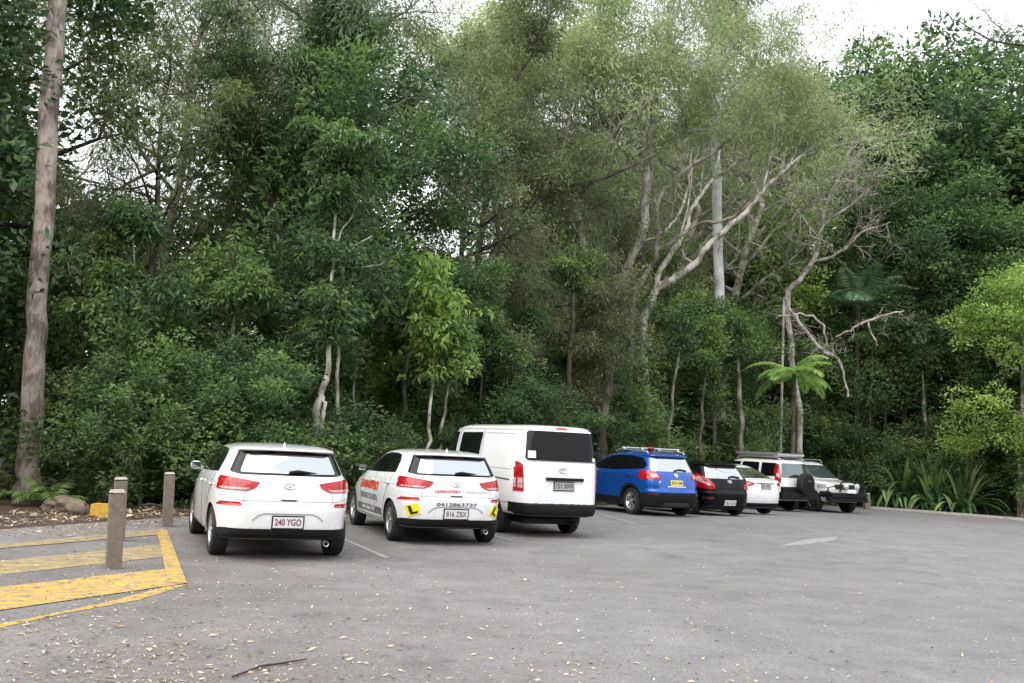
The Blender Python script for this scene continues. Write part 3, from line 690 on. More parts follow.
c.patch('rear_bumper_cladding', 'B', [(-.87, .27), (-.875, .56), (-.74, .60), (.74, .60), (.875, .56), (.87, .27), (.74, .235), (-.74, .235)], M['trim'], off=.014, step=.03)
c.patch('skid_plate', 'B', [(-.42, .27), (-.36, .36), (.36, .36), (.42, .27)], M['seam'], off=.022)
c.plate('B', .0, .845, 'BXN 42M', M['platey'], M['ink'], frame=False)
c.strip('chrome_strip', 'B', [(-.28, .755), (.28, .755)], .018, M['chrome'], off=.012)
c.text('model_lettering', 'B', 'ST', -.50, .86, .055, M['chrome'], off=.008, bold=.002)
c.oval_badge('B', 0, 1.035, .05, .045, 'N')
for A in 'LR':
    for yy, yo in ((0, 0), (2.63, 0)):
        ring = [(yy+.345*1.12*math.cos(t), .345+.345*1.12*math.sin(t)) for t in np.linspace(-.25, math.pi+.25, 26)]; ring2 = [(yy+.345*1.30*math.cos(t), .345+.345*1.28*math.sin(t)) for t in np.linspace(math.pi+.1, -.1, 26)]
        ring = [(a, max(b, .26)) for a, b in ring]; ring2 = [(a, max(b, .26)) for a, b in ring2]
        P = ring+ring2; c.patch('arch_cladding', A, P, M['trim'], off=.010, deep=.008)
    c.patch('sill_cladding', A, [(.44, .26), (2.19, .26), (2.16, .42), (.48, .42)], M['trim'], off=.008)
    c.strip('door_gap', A, [(1.0, 1.10), (.94, .75), (.96, .42)], .010, M['seam'], off=.002)
    c.strip('door_gap', A, [(-.03, 1.12), (.02, .95), (.30, .70), (.44, .45)], .010, M['seam'], off=.002)
    c.strip('shoulder_crease_shade', A, [(-.3, .96), (1.0, .93), (2.4, .90)], .010, M['seam'], off=.0015)  # shade of the shoulder fold drawn as a dark strip
    for yy in (1.12, .14):
        hb = MB(); h, d = c.cast(A, yy, 1.0); hb.box((h.x+(.022 if h.x > 0 else -.022), yy, 1.0), (.03, .19, .035), 0, .012); hb.build('door_handle', M['blue'], c.root)
for s_ in (-1, 1):
    rb = MB(); rb.tube([(s_*.57, -.30, 1.56), (s_*.575, -.22, 1.615), (s_*.575, 1.0, 1.635), (s_*.57, 1.12, 1.57)], .022, 8); rb.build('roof_rail', M['silver'], c.root)
for yy, mm in ((.0, 'silver'), (.82, 'silver')):
    b_ = MB(); b_.box((0, yy, 1.68), (1.24, .075, .032), 0, .012)
    for s_ in (-1, 1): b_.box((s_*.56, yy, 1.645), (.07, .10, .06), 0, .015)
    o = b_.build('roof_bar', M[mm], c.root)
    for q in ((-.30,) if yy == 0 else (.26,)):
        p_ = MB(); p_.box((q, yy, 1.69), (.22, .10, .05), 0, .02); p_.build('strap', M['redpad'], o)
c.mirror(1.92, 1.16, .87, M['blue'], (.20, .11, .16))
c.patch('windscreen', 'F', [(-.68, 1.15), (-.58, 1.46), (.58, 1.46), (.68, 1.15)], M['sglass'], rnd=.03)

# ---- the black hatchback
BLK = [(.17, -.45, 3.0, .70, 5, 4, .05, .08), (.20, -.58, 3.2, .80, 5, 3.6, .05, .1), (.34, -.68, 3.33, .835, 4.4, 3.2, .07, .12), (.50, -.72, 3.38, .845, 4.2, 3, .08, .13), (.62, -.725, 3.37, .849, 4.2, 3, .08, .13),
 (.66, -.69, 3.34, .849, 4.2, 3, .08, .13), (.78, -.68, 3.22, .849, 4.4, 3, .08, .12), (.90, -.66, 2.95, .84, 4.4, 3.2, .10, .1), (.98, -.635, 2.55, .825, 4.4, 3.8, .12, .08), (1.04, -.58, 2.3, .80, 4.4, 4.5, .14, .05), (1.18, -.46, 1.95, .735, 4.4, 4.5, .15, .05),
 (1.31, -.34, 1.6, .67, 4.4, 4.3, .15, .05), (1.345, -.31, 1.48, .65, 4.4, 4.2, .14, .05), (1.36, -.40, 1.42, .64, 5, 4, .13, .05), (1.378, -.40, 1.35, .62, 5, 4, .12, .05), (1.405, -.25, 1.2, .56, 4.4, 3.4, .1, .05), (1.43, 0, 1.0, .42, 3.6, 3, 0, 0), (1.445, .3, .8, .2, 3, 3, 0, 0), (1.45, .5, .65, .03, 2, 2, 0, 0)]
c = Car('hatchback', 'glossy black hatchback with tall red tail lamps, right of the blue crossover', 'car', 5.72, 27.6, 26, zg(0, 27.6), M['black']).body(BLK, 2.57, .31, .85)
c.wheels(.14, M['alloy'], 7, w=.195)
c.sides('window_trim', [(1.85, 1.02), (1.5, 1.19), (1.05, 1.33), (.7, 1.362), (.2, 1.35), (-.08, 1.28), (-.14, 1.10), (.8, 1.02)], M['gloss'], off=.003, rnd=.04)
c.sides('front_side_window', [(1.74, 1.04), (1.44, 1.18), (1.03, 1.31), (.86, 1.335), (.92, 1.045)], M['glass'], off=.007, rnd=.02)
c.sides('rear_side_window', [(.78, 1.34), (.2, 1.33), (-.04, 1.27), (-.09, 1.11), (.82, 1.045)], M['glass'], off=.007, rnd=.02)
c.patch('rear_window', 'B', [(-.66, 1.0), (-.54, 1.325), (.54, 1.325), (.66, 1.0)], M['rglass'], off=.007, rnd=.05, step=.03)
c.strip('rear_wiper', 'B', [(.0, 1.03), (.14, 1.06), (.36, 1.035)], .035, M['trim'], off=.03)
for s_ in (1, -1):
    f = (lambda p: p) if s_ == 1 else mir
    l = c.patch('tail_light', 'B', f([(-.838, .90), (-.805, 1.17), (-.73, 1.15), (-.66, 1.0), (-.50, .86), (-.47, .74), (-.60, .70), (-.80, .76)]), M['red'], off=.014, rnd=.03, step=.025)
    c.patch('light_strip', 'B', f([(-.78, .92), (-.76, 1.05), (-.72, 1.02), (-.70, .92), (-.58, .84), (-.62, .80)]), M['clear'], off=.018, parent=l, rnd=.02)
    c.patch('reflector', 'B', f([(-.72, .46), (-.73, .51), (-.54, .525), (-.50, .49), (-.58, .45)]), M['dred'], off=.012, rnd=.02)
c.plate('B', 0, .375, '563 TLN', M['plate'], M['greyink'], off=.022)
c.oval_badge('B', 0, .93, .065, .036, 'H')
c.strip('tailgate_gap', 'B', [(-.60, .80), (-.45, .70), (.45, .70), (.60, .80)], .01, M['seam'], off=.002)
c.patch('rear_diffuser', 'B', [(-.70, .22), (-.62, .30), (.62, .30), (.70, .22)], M['trim'], off=.008)
for A in 'LR': c.strip('door_gap', A, [(.88, 1.0), (.85, .7), (.86, .32)], .01, M['seam'], off=.002)
c.mirror(1.75, 1.05, .82, M['black'], (.19, .1, .14))

# ---- the white liftback behind it
LIFT = [(.19, -.5, 3.2, .74, 5, 4, .05, .08), (.22, -.66, 3.42, .83, 5, 3.6, .05, .1), (.36, -.76, 3.52, .865, 4.4, 3.2, .07, .12), (.52, -.80, 3.57, .874, 4.2, 3, .08, .13), (.66, -.81, 3.56, .877, 4.2, 3, .08, .13),
 (.80, -.80, 3.45, .877, 4.4, 3, .08, .12), (.92, -.78, 3.2, .87, 4.4, 3.2, .09, .11), (1.00, -.75, 2.8, .855, 4.6, 3.6, .10, .1), (1.035, -.66, 2.55, .835, 4.6, 4.2, .12, .07), (1.06, -.50, 2.42, .815, 4.4, 4.5, .13, .05), (1.18, -.22, 2.08, .75, 4.2, 4.5, .14, .05),
 (1.30, .08, 1.74, .69, 4, 4.3, .12, .05), (1.37, .30, 1.5, .63, 4, 4, .1, .05), (1.41, .45, 1.35, .55, 3.6, 3.6, .06, .05), (1.44, .62, 1.15, .38, 3, 3, 0, 0), (1.455, .8, .95, .05, 2, 2, 0, 0)]
c = Car('liftback', 'white liftback with a sloping rear window, half hidden behind the black hatchback', 'car', 7.25, 30.3, 31, zg(0, 30.3), M['white']).body(LIFT, 2.70, .32, .8775)
c.wheels(.14, M['alloy'], 5, w=.205)
c.sides('side_window', [(2.15, 1.04), (1.7, 1.22), (1.3, 1.34), (.8, 1.37), (.35, 1.28), (-.10, 1.14), (-.12, 1.06), (.8, 1.045)], M['glass'], off=.004, rnd=.04)
c.patch('rear_window', 'T', [(-.66, -.48), (-.50, .24), (.50, .24), (.66, -.48)], M['rglass'], off=.005, rnd=.05)
c.patch('boot_lip', 'B', rect(0, 1.015, 1.2, .014), M['shade_joint'], off=.004)
c.patch('rear_bumper', 'B', [(-.82, .255), (-.74, .36), (.74, .36), (.82, .255), (.7, .235), (-.7, .235)], M['trim'], off=.010, step=.03)
for s_ in (1, -1):
    f = (lambda p: p) if s_ == 1 else mir
    l = c.patch('tail_light', 'B', f([(-.862, .86), (-.85, 1.0), (-.60, .985), (-.42, .93), (-.50, .87), (-.70, .84)]), M['red'], off=.012, rnd=.03, step=.025)
    c.patch('light_strip', 'B', f([(-.76, .90), (-.75, .95), (-.56, .94), (-.56, .90)]), M['clear'], off=.016, parent=l, rnd=.02)
c.strip('plate_recess', 'B', [(-.36, .93), (.36, .93)], .03, M['seam'], off=.006)
c.plate('B', 0, .845, '907 WRG', M['plated'], M['ink'], off=.012)
for A in 'LR': c.strip('door_gap', A, [(.88, 1.02), (.85, .7), (.86, .32)], .01, M['seam'], off=.002)
c.mirror(2.0, 1.08, .84, M['white'])

# ---- the two four wheel drives
def fourwd(name, label, x, y, th, rear_end):
    RW = [(.38, -.85, 3.35, .78, 6, 5, .03, .05), (.42, -.95, 3.50, .86, 6, 4.4, .03, .06), (.60, -1.0, 3.58, .885, 6, 4, .03, .07), (.66, -.96, 3.56, .885, 6, 4, .03, .07), (.85, -.955, 3.56, .89, 7, 4.4, .03, .07),
     (1.0, -.95, 3.50, .888, 7, 4.4, .03, .07), (1.10, -.945, 3.30, .882, 7, 4, .03, .07), (1.17, -.94, 2.75, .868, 7, 4, .03, .07), (1.21, -.935, 2.40, .855, 7, 4.4, .03, .05), (1.30, -.92, 2.25, .835, 7, 4.6, .03, .05), (1.50, -.88, 1.92, .785, 7, 4.8, .03, .05),
     (1.68, -.84, 1.62, .735, 7, 4.8, .03, .05), (1.75, -.80, 1.48, .70, 6, 4.4, .03, .05), (1.80, -.70, 1.3, .62, 5, 4, .02, .05), (1.83, -.5, 1.1, .48, 4, 3.4, 0, 0), (1.845, -.1, .7, .15, 3, 3, 0, 0)]
    c = Car(name, label, 'four wheel drive', x, y, th, zg(0, y), M['cream']).body(RW, 2.70, .38, .89, arch=1.18)
    c.wheels(.155, M['alloy'] if rear_end else M['darkalloy'], 6, w=.26, rimr=.56)
    c.sides('front_side_window', [(2.18, 1.23), (1.88, 1.46), (1.60, 1.68), (1.0, 1.70), (1.02, 1.22)], M['glass'], rnd=.04)
    c.sides('rear_side_window', [(.90, 1.70), (.12, 1.70), (.06, 1.22), (.92, 1.22)], M['glass'], rnd=.05)
    c.sides('quarter_window', [(0.0, 1.70), (-.66, 1.69), (-.72, 1.24), (-.04, 1.22)], M['glass'], rnd=.06)
    c.patch('rear_window', 'B', [(-.70, 1.20), (-.62, 1.70), (.62, 1.70), (.70, 1.20)], M['sglass'], off=.006, rnd=.05)
    for s_ in (1, -1):
        f = (lambda p: p) if s_ == 1 else mir
        l = c.patch('tail_light', 'B', f([(-.83, 1.02), (-.745, 1.66), (-.665, 1.66), (-.72, 1.02)]), M['red'], off=.016, rnd=.02, step=.03)
        c.patch('reversing_light', 'B', f([(-.79, 1.22), (-.77, 1.34), (-.73, 1.34), (-.74, 1.22)]), M['clear'], off=.02, parent=l)
    bp_ = MB(); bp_.box((0, -1.03, .58), (1.80, .22, .26), 0, .04); bp_.box((0, -1.02, .80), (1.70, .12, .18), 0, .02); bp_.build('rear_bumper', M['trim'], c.root)
    c.patch('windscreen', 'F', [(-.74, 1.235), (-.64, 1.70), (.64, 1.70), (.74, 1.235)], M['sglass'], rnd=.05)
    for A in 'LR':
        c.patch('lower_cladding', A, [(-.55, .40), (3.1, .40), (3.1, .52), (-.55, .52)] if False else [(.46, .42), (2.24, .42), (2.24, .60), (.46, .60)], M['trim'], off=.010)
        c.strip('door_gap', A, [(.97, 1.72), (.97, .62)], .012, M['seam'], off=.002); c.strip('door_gap', A, [(.03, 1.22), (.10, .95), (.42, .62)], .012, M['seam'], off=.002)
    P = [(-.84, .90), (-.84, 1.04), (-.52, 1.04), (-.52, .90)]
    for Q in (P, mir(P)): c.patch('headlight', 'F', Q, M['headlamp'], off=.010, rnd=.02)
    c.patch('grille', 'F', rect(0, .96, .94, .17), M['trim'], off=.012, rnd=.03)
    for s_ in (-1, 1):
        q = MB(); q.tube([(s_*.62, -.72, 1.82), (s_*.64, -.6, 1.90), (s_*.64, 1.15, 1.91), (s_*.62, 1.3, 1.80)], .022, 8); q.build('roof_rail', M['silver'], c.root)
    c.mirror(2.05, 1.30, .88, M['trim'] if not rear_end else M['cream'], (.20, .10, .19))
    return c
c = fourwd('four_wheel_drive', 'white four wheel drive with a roof platform and a spare wheel on its tailgate', 9.75, 36.4, 34, True)
pl = MB(); pl.box((0, .30, 1.99), (1.30, 1.9, .05), 0, .01)
for yy in (-.4, .2, .8): pl.box((0, yy, 1.945), (1.24, .06, .05))
for s_ in (-1, 1): pl.box((s_*.66, .30, 2.01), (.05, 1.98, .10), 0, .01)
pl.build('roof_platform', M['silver'], c.root)
sw_ = c.wheel((.18, -1.20, 1.02), .37, .24, -1, M['darkalloy'], 6, .56); sw_.name = 'spare_wheel'; sw_.rotation_euler = (0, 0, R(90))
cv = MB(); cv.lathe([(-1.335, 0), (-1.335, .26), (-1.325, .30), (-1.32, .30)], 'Y', 28, (.18, 0, 1.02)); cv.build('wheel_cover', M['trim'], c.root)
c.text('cover_lettering', 'B', '4x4', .18, 1.10, .12, M['greyink'], off=.43)
c = fourwd('four_wheel_drive', 'white four wheel drive facing out, with black bull bar, end of the row', 11.25, 40.2, 200, False)
bb = MB(); bb.box((0, 3.66, .66), (1.56, .2, .20), 0, .05); bb.box((0, 3.60, .52), (1.7, .25, .16), 0, .03)
for s_ in (-1, 1):
    bb.tube([(s_*.78, 3.60, .70), (s_*.88, 3.25, .68)], .11, 10)
    bb.tube([(s_*.45, 3.78, .80), (s_*.45, 3.80, 1.08), (s_*.36, 3.79, 1.16), (0, 3.79, 1.18)], .035, 8)
    bb.tube([(s_*.45, 3.79, 1.0), (s_*.86, 3.66, .95), (s_*.88, 3.62, .80)], .03, 8)
bb.build('bull_bar', M['trim'], c.root)
for s_ in (-1, 1):
    q = MB(); q.lathe([(3.74, .05), (3.80, .105), (3.86, .11), (3.875, .10), (3.88, 0)], 'Y', 24, (s_*.24, 0, 1.0)); q.build('spotlight', M['headlamp'], c.root)
q = MB(); q.box((0, 3.845, .83), (.372, .015, .134)); npl = q.build('number_plate', M['plate'], c.root)
an = MB(); an.tube([(.5, 3.75, .9), (.52, 3.76, 1.75)], .008, 6); an.build('radio_aerial', M['greyink'], c.root)
#@@SPLIT@@
# ------------------------------------------------------------------ plants
def unit(v): return v/np.maximum(np.linalg.norm(v, axis=-1, keepdims=True), 1e-9)
def leaves_mesh(name, base, dirs, L, Wd, tint, rng, fold=.25, droop=0.0, tri=False):
    """one leaf-shaped face (two for long ones) per entry: base points, directions, length, width"""
    n = len(base); d = unit(dirs)
    r = unit(rng.normal(size=(n, 3))); side = unit(np.cross(d, r)); nrm = np.cross(side, d)
    L = np.broadcast_to(np.asarray(L, float), (n,))[:, None]; Wd = np.broadcast_to(np.asarray(Wd, float), (n,))[:, None]
    mid = base+d*L*.45+nrm*Wd*fold
    tip = base+d*L-np.array([0, 0, 1])*L*droop
    V = np.stack([base, mid+side*Wd*.5, tip, mid-side*Wd*.5], 1).reshape(-1, 3)
    F = np.arange(4*n).reshape(n, 4)
    return mesh_np(name, V, F, False, {'tint': np.repeat(tint, 4)})
def clump_leaves(centres, radii, per, L, Wd, rng, up=.25, droop=0., flat=.7, spread=.12, tintc=None, hang=0.):
    B = []; D = []; T = []
    for i, c in enumerate(centres):
        k = max(3, int(per*(radii[i]/radii.mean())**2*rng.uniform(.7, 1.3)))
        u = unit(rng.normal(size=(k, 3))); rr = rng.uniform(.25, 1, size=(k, 1))**.6
        p = c+u*rr*radii[i]*np.array([1, 1, flat])
        # small sprays: several leaves share a stalk
        d = u*np.array([1, 1, .5])+rng.normal(size=(k, 3))*.55+np.array([0, 0, up-hang])
        B.append(p); D.append(d)
        t0 = .5 if tintc is None else tintc[i]
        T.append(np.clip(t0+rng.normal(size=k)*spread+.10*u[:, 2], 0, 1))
    B = np.concatenate(B); D = np.concatenate(D); T = np.concatenate(T)
    s = rng.uniform(.7, 1.25, len(B))
    return B, D, T, s

def grow(rng, H, trunk_r, first, nl, reach, rise, sub=5, wig=.12, lean=(0, 0)):
    """trunk, limbs and twigs; returns the tubes and the twig tips"""
    tubes = []; tips = []
    k = 9; P = []; x = y = 0
    for i in range(k+1):
        P.append(np.array([x+lean[0]*i/k, y+lean[1]*i/k, H*i/k*.94])); x += rng.normal()*wig*H/40; y += rng.normal()*wig*H/40
    tubes.append((P, [trunk_r*(1-.82*i/k)*(1.25 if i == 0 else 1) for i in range(k+1)], 8))
    def ptk(t):
        f = t*k; i = min(int(f), k-1); return P[i]*(1-(f-i))+P[i+1]*(f-i)
    for j in range(nl):
        t = first+(1-first)*((j+.5)/nl)**.85; b = ptk(min(t, 1)); az = j*2.4+rng.normal()*.5
        prof = math.sin(math.pi*min(max((t-first)/(1-first)*.85+.12, 0), 1))**.7
        Ln = reach*(.45+.75*prof)*rng.uniform(.75, 1.15); dz = rise*rng.uniform(.5, 1.3)
        d = np.array([math.cos(az), math.sin(az), dz]); d /= np.linalg.norm(d); q = [b]; m_ = 5; dd = d.copy()
        for i in range(m_):
            dd = dd+rng.normal(size=3)*.22; dd /= np.linalg.norm(dd); q.append(q[-1]+dd*Ln/m_)
        r0 = trunk_r*(1-.8*t)*.5+.012
        tubes.append((q, [r0*(1-.8*i/m_) for i in range(m_+1)], 5))
        tips.append(q[-1])
        for s_ in range(sub):
            i = rng.integers(1, m_+1); b2 = q[i]; e = unit((dd+rng.normal(size=3)*.9+np.array([0, 0, .25]))[None])[0]*Ln*rng.uniform(.22, .5)
            tubes.append(([b2, b2+e*.5+rng.normal(size=3)*.05, b2+e], [r0*.35, r0*.22, .006], 4)); tips.append(b2+e); tips.append(b2+e*.5)
    tips.append(P[-1]); return tubes, tips
def tubes_mesh(name, tubes):
    mb = MB()
    for q, r, n in tubes: mb.tube([tuple(p) for p in q], r, n, False)
    me = bpy.data.meshes.new(name); me.from_pydata(mb.v, [], mb.f); me.polygons.foreach_set('use_smooth', [True]*len(mb.f)); me.update(); return me

KIND = {}
def proto(key, seed, H, tr_, first, nl, reach, rise, sub, per, rad, L, Wd, barkm, leafm, extra=0, hang=0., flat=.7, up=.25, droop=.1, wig=.12, tint=.5, tsp=.21, lean=(0, 0)):
    rng = np.random.default_rng(seed)
    tubes, tips = grow(rng, H, tr_, first, nl, reach, rise, sub, wig, lean)
    C = np.array(tips)
    if extra:       # clumps filling the crown's outer surface
        i = rng.integers(0, len(C), extra); C = np.concatenate([C, C[i]+rng.normal(size=(extra, 3))*reach*.16])
    rd = rad*rng.uniform(.4, 1.6, len(C))
    tc = np.clip(tint+rng.normal(size=len(C))*tsp, .05, .95)
    B, D, T, s = clump_leaves(C, rd, per, L, Wd, rng, up, droop, flat, .13, tc, hang)
    cm = leaves_mesh('crown', B, D, L*s, Wd*s, T, rng, droop=droop)
    cm.materials.append(M[leafm]); tm = tubes_mesh('trunk', tubes); tm.materials.append(M[barkm])
    KIND[key] = (tm, cm, H)
def plant(key, name, label, cat, loc, H, rz=None, wid=1.0, group=None, leafm=None, sink=.1):
    tm, cm, h0 = KIND[key]; s = H/h0
    t = empty(name, (loc[0], loc[1], zg(loc[0], loc[1])-sink), RNG.uniform(0, 6.28) if rz is None else rz)
    t.scale = (s*wid, s*wid, s); tag(t, label, cat, group)
    a = bpy.data.objects.new('trunk', tm); COL.objects.link(a); a.parent = t
    b = bpy.data.objects.new('crown', cm); COL.objects.link(b); b.parent = t
    if leafm:
        b.material_slots[0].link = 'OBJECT'; b.material_slots[0].material = M[leafm]
    return t
#        key   seed  H   tr  first nl reach rise sub per rad   L    W
proto('broad_a', 1, 12, .20, .22, 24, 2.9, .35, 5, 74, .54, .16, .076, 'bark_dark', 'leaf_dark', 140)
proto('broad_b', 2, 12, .18, .12, 26, 2.7, .30, 5, 60, .54, .18, .080, 'bark_grey', 'leaf_mid', 150)
proto('broad_c', 3, 12, .20, .30, 22, 3.2, .45, 5, 74, .60, .20, .085, 'bark_dark', 'leaf_dark', 130, tint=.58)
proto('gum_a', 4, 20, .26, .40, 22, 4.4, .55, 7, 46, .62, .22, .036, 'bark_pale', 'leaf_olive', 110, hang=.5, droop=.35, flat=.55, wig=.35)
proto('gum_b', 5, 20, .24, .46, 18, 4.0, .75, 7, 42, .60, .21, .034, 'bark_grey', 'leaf_grey', 90, hang=.6, droop=.4, flat=.55, wig=.5)
proto('gum_c', 6, 20, .26, .30, 24, 3.9, .40, 6, 54, .58, .20, .038, 'bark_dark', 'leaf_olive', 130, hang=.4, droop=.35, flat=.6, wig=.3)
proto('gum_open', 14, 20, .24, .34, 26, 4.6, .85, 8, 24, .50, .22, .040, 'bark_pale', 'leaf_pale', 30, hang=.5, droop=.35, flat=.6, wig=.6)
proto('shrub_a', 7, 4, .05, .04, 20, 1.5, .5, 6, 46, .30, .12, .058, 'bark_grey', 'leaf_dark', 90, flat=.8)
proto('shrub_b', 8, 4, .05, .02, 20, 1.7, .45, 6, 40, .32, .15, .070, 'bark_grey', 'leaf_mid', 80, flat=.8)
proto('sapling', 9, 7, .06, .25, 18, 1.3, .35, 5, 34, .30, .18, .095, 'bark_pale', 'leaf_light', 20, hang=.4, droop=.3)
proto('wispy', 10, 9, .10, .10, 30, 2.0, .7, 7, 52, .40, .13, .022, 'bark_dark', 'leaf_brown', 90, hang=.2, droop=.2)

ZONES = [(-9, 'beside the tall pinkish trunk at the left'), (-5.2, 'behind the timber bollards'), (-2.6, 'behind the hatchback with the maroon plate'), (0.2, 'behind the driving school hatchback'), (3.2, 'behind the white van'),
         (7.0, 'behind the blue crossover'), (10.5, 'behind the black hatchback'), (14.5, 'behind the two four wheel drives'), (20, 'behind the strap leaved clump'), (99, 'at the far right of the car park')]
def edge_y(x):
    E_ = [(-20, 14), (-9.6, 17.5), (-6.6, 19.0), (-4.3, 20.6), (-2.9, 22.4), (-1.2, 25.5), (1.9, 31.2), (4, 34), (7.0, 39), (10.2, 44.4), (13, 44.6), (15.2, 44.2), (17.4, 43.4), (19.4, 41.8), (21, 40.6), (28, 36.5), (60, 24)]
    return float(np.interp(x, [e[0] for e in E_], [e[1] for e in E_]))
DESC = {'broad_a': ('dark green broadleaf tree', 'tree'), 'broad_b': ('mid green leafy tree', 'tree'), 'broad_c': ('dense dark round crowned tree', 'tree'), 'gum_a': ('tall olive gum tree with pale limbs', 'tree'), 'gum_b': ('tall thin grey green gum tree', 'tree'),
        'gum_open': ('airy pale limbed gum tree', 'tree'), 'gum_c': ('tall bushy olive gum tree', 'tree'), 'shrub_a': ('dark green undergrowth shrub', 'shrub'), 'shrub_b': ('broad leaved green undergrowth shrub', 'shrub'), 'sapling': ('light green sapling', 'tree'), 'wispy': ('wispy olive tree', 'tree')}
RANK = ['nearest', 'second', 'third', 'fourth', 'fifth', 'sixth', 'seventh', 'eighth', 'ninth', 'tenth', 'eleventh', 'twelfth']
PLANTED = []
def fill(key, x, back, H, wid=1.0, leafm=None):
    PLANTED.append((key, x, edge_y(x)+back, H, wid, leafm))
rg = np.random.default_rng(21)
# undergrowth along the edge
x = -13.0
while x < 27:
    e = edge_y(x); st = 1.15 if x < 8 else 1.6
    fill('shrub_a' if rg.random() < .55 else 'shrub_b', x+rg.normal()*.2, rg.uniform(.5, 1.3), rg.uniform(2.0, 3.4)*(1.0 if x < 8 else 1.15), 1.15)
    fill('shrub_b' if rg.random() < .5 else 'shrub_a', x+.6+rg.normal()*.3, rg.uniform(2.2, 4.2), rg.uniform(3.2, 5.0), 1.2)
    x += st*1.25
# middle layer
for i, x in enumerate(np.arange(-14, 30, 2.1)):
    k = ['broad_a', 'broad_b', 'wispy', 'broad_c', 'broad_b'][rg.integers(0, 5)]
    fill(k, x+rg.normal()*.5, rg.uniform(2.0, 4.0), rg.uniform(7, 10.5), 1.0)
for i, x in enumerate(np.arange(-15, 34, 2.5)):
    k = ['broad_a', 'broad_c', 'broad_b', 'gum_c'][rg.integers(0, 4)]
    fill(k, x+rg.normal()*.6, rg.uniform(5, 8), rg.uniform(11, 14.5), 1.0)
# tall layer
for i, x in enumerate(np.arange(-18, 15, 4.0)):
    k = ['gum_c', 'gum_a', 'gum_b', 'broad_a'][rg.integers(0, 4)]
    if x > 0: k = 'gum_open'
    fill(k, x+rg.normal()*.8, rg.uniform(6, 13), rg.uniform(17, 21), 1.0)
for i, x in enumerate(np.arange(-22, 44, 5.4)):
    k = ['gum_c', 'gum_a', 'broad_a', 'broad_c'][rg.integers(0, 4)]
    fill(k, x+rg.normal()*.8, rg.uniform(14, 20), rg.uniform(16, 20), 1.15)
def to_px(x, y, z):
    d = Vector((x, y, z-CAMH)); q = d.dot(_F); return 512+FPX*d.dot(CX)/q, 341.5-FPX*d.dot(CU)/q
# sight lines the photo keeps open: (px from, px to, highest row the planting in front may reach, depth of what is behind)
OPEN = [(700, 736, 272, 44), (600, 704, 345, 38), (704, 800, 262, 38), (748, 845, 352, 40.5), (775, 905, 310, 44), (862, 992, 503, 44.3), (862, 992, 430, 47), (335, 470, 432, 27), (296, 345, 425, 23), (395, 462, 372, 25), (-22, 92, 478, 22.8), (8, 60, 478, 26), (900, 962, 300, 40)]
kept = []
for (k, x, y, H, w, lm) in PLANTED:
    cx_, _ = to_px(x, y, 2); hw_ = (2.2 if k[:2] != 'sh' else 1.3)*w*H/(12 if k[:2] == 'br' else 20 if k[:3] == 'gum' else 9 if k == 'wispy' else 4)*FPX/y*.75
    for a, b, row, dep in OPEN:
        if y < dep and cx_+hw_ > a and cx_-hw_ < b:
            d = ray(min(max(cx_, a), b), row); H = min(H, CAMH+d.z*y/d.y-zg(x, y))
    if H > .9: kept.append((k if H > 4.5 or k[:2] == 'sh' else 'shrub_a', x, y, max(H, 1.1), w, lm))
PLANTED = kept
for (x, y, H) in ((-4.2, 30.5, 3.5), (-3.2, 31.5, 3.8), (-2.3, 32.3, 3.4), (-1.2, 33, 3.6)): PLANTED.append(('shrub_b', x, y, H, 1.2, 'leaf_light'))  # light leaved shrubs added to stand for the glow between the trunks
PLANTED += [('broad_b', 21.4, 41.8, 10.8, 1.0, 'leaf_light'), ('broad_b', 17.4, 52, 14, 1.0, None), ('broad_b', 10.6, 45, 9.2, 1.0, 'leaf_mid'), ('broad_b', 8.3, 40.4, 8.4, 1.0, 'leaf_mid'), ('gum_a', 12.6, 58, 23, 1.0, None), ('broad_c', 19.5, 56, 23.5, 1.0, None), ('broad_c', 23.5, 54, 24, 1.1, None), ('gum_b', 15.2, 54, 23.5, 1.2, None), ('gum_a', 18, 60, 26, 1.1, None), ('broad_c', 26, 50, 21, 1.1, None), ('broad_a', 20.2, 47, 15, 1.1, None), ('broad_a', 23.4, 46, 14, 1.1, None),
    ('gum_c', 28, 56, 23, 1.1, None), ('gum_open', 6.5, 44, 20.5, 1.1, None), ('gum_open', 9.8, 46.5, 22, 1.1, None), ('gum_open', 3.2, 40, 20, 1.1, None), ('gum_open', 11.9, 49, 22, 1.2, None), ('gum_open', 8.0, 52, 24, 1.1, None), ('broad_b', 14.2, 50, 15, 1.1, 'leaf_light'), ('gum_c', 16.5, 60, 24, 1.0, None)]
from collections import defaultdict
grp = defaultdict(list)
for p in PLANTED:
    d = p[1]*30/p[2] if False else p[1]
    z = next(q for lim, q in ZONES if d < lim); grp[(p[0], z)].append(p)
for (key, z), L_ in grp.items():
    L_.sort(key=lambda p: p[2])
    for i, (k, x, y, H, w, lm) in enumerate(L_):
        ds, cat = DESC[k]
        z = z.replace('tall pinkish', 'pinkish').replace(' with the maroon plate', ' 240 YGO').replace('two four wheel drives', 'bull bar wagon').replace('strap leaved clump', 'strap leaved plants').replace(' of the car park', '').replace(' at the left', '')
        if lm == 'leaf_light': ds = 'light '+ds.replace('tall ', '').replace('mid ', '').replace('broad leaved ', '')
        if i > 4: ds = ds.replace('tall ', '').replace('dense ', '')
        lab = ds+' '+z if len(L_) == 1 else (ds+' '+z+', '+(RANK[i] if i == 0 else RANK[i]+' from the front'))
        plant(k, {'shrub': 'shrub', 'tree': 'tree'}[cat], lab, cat, (x, y), H, wid=w, leafm=lm, group={'shrub': 'shrubs of the forest undergrowth', 'tree': 'trees of the forest behind the cars'}[cat])

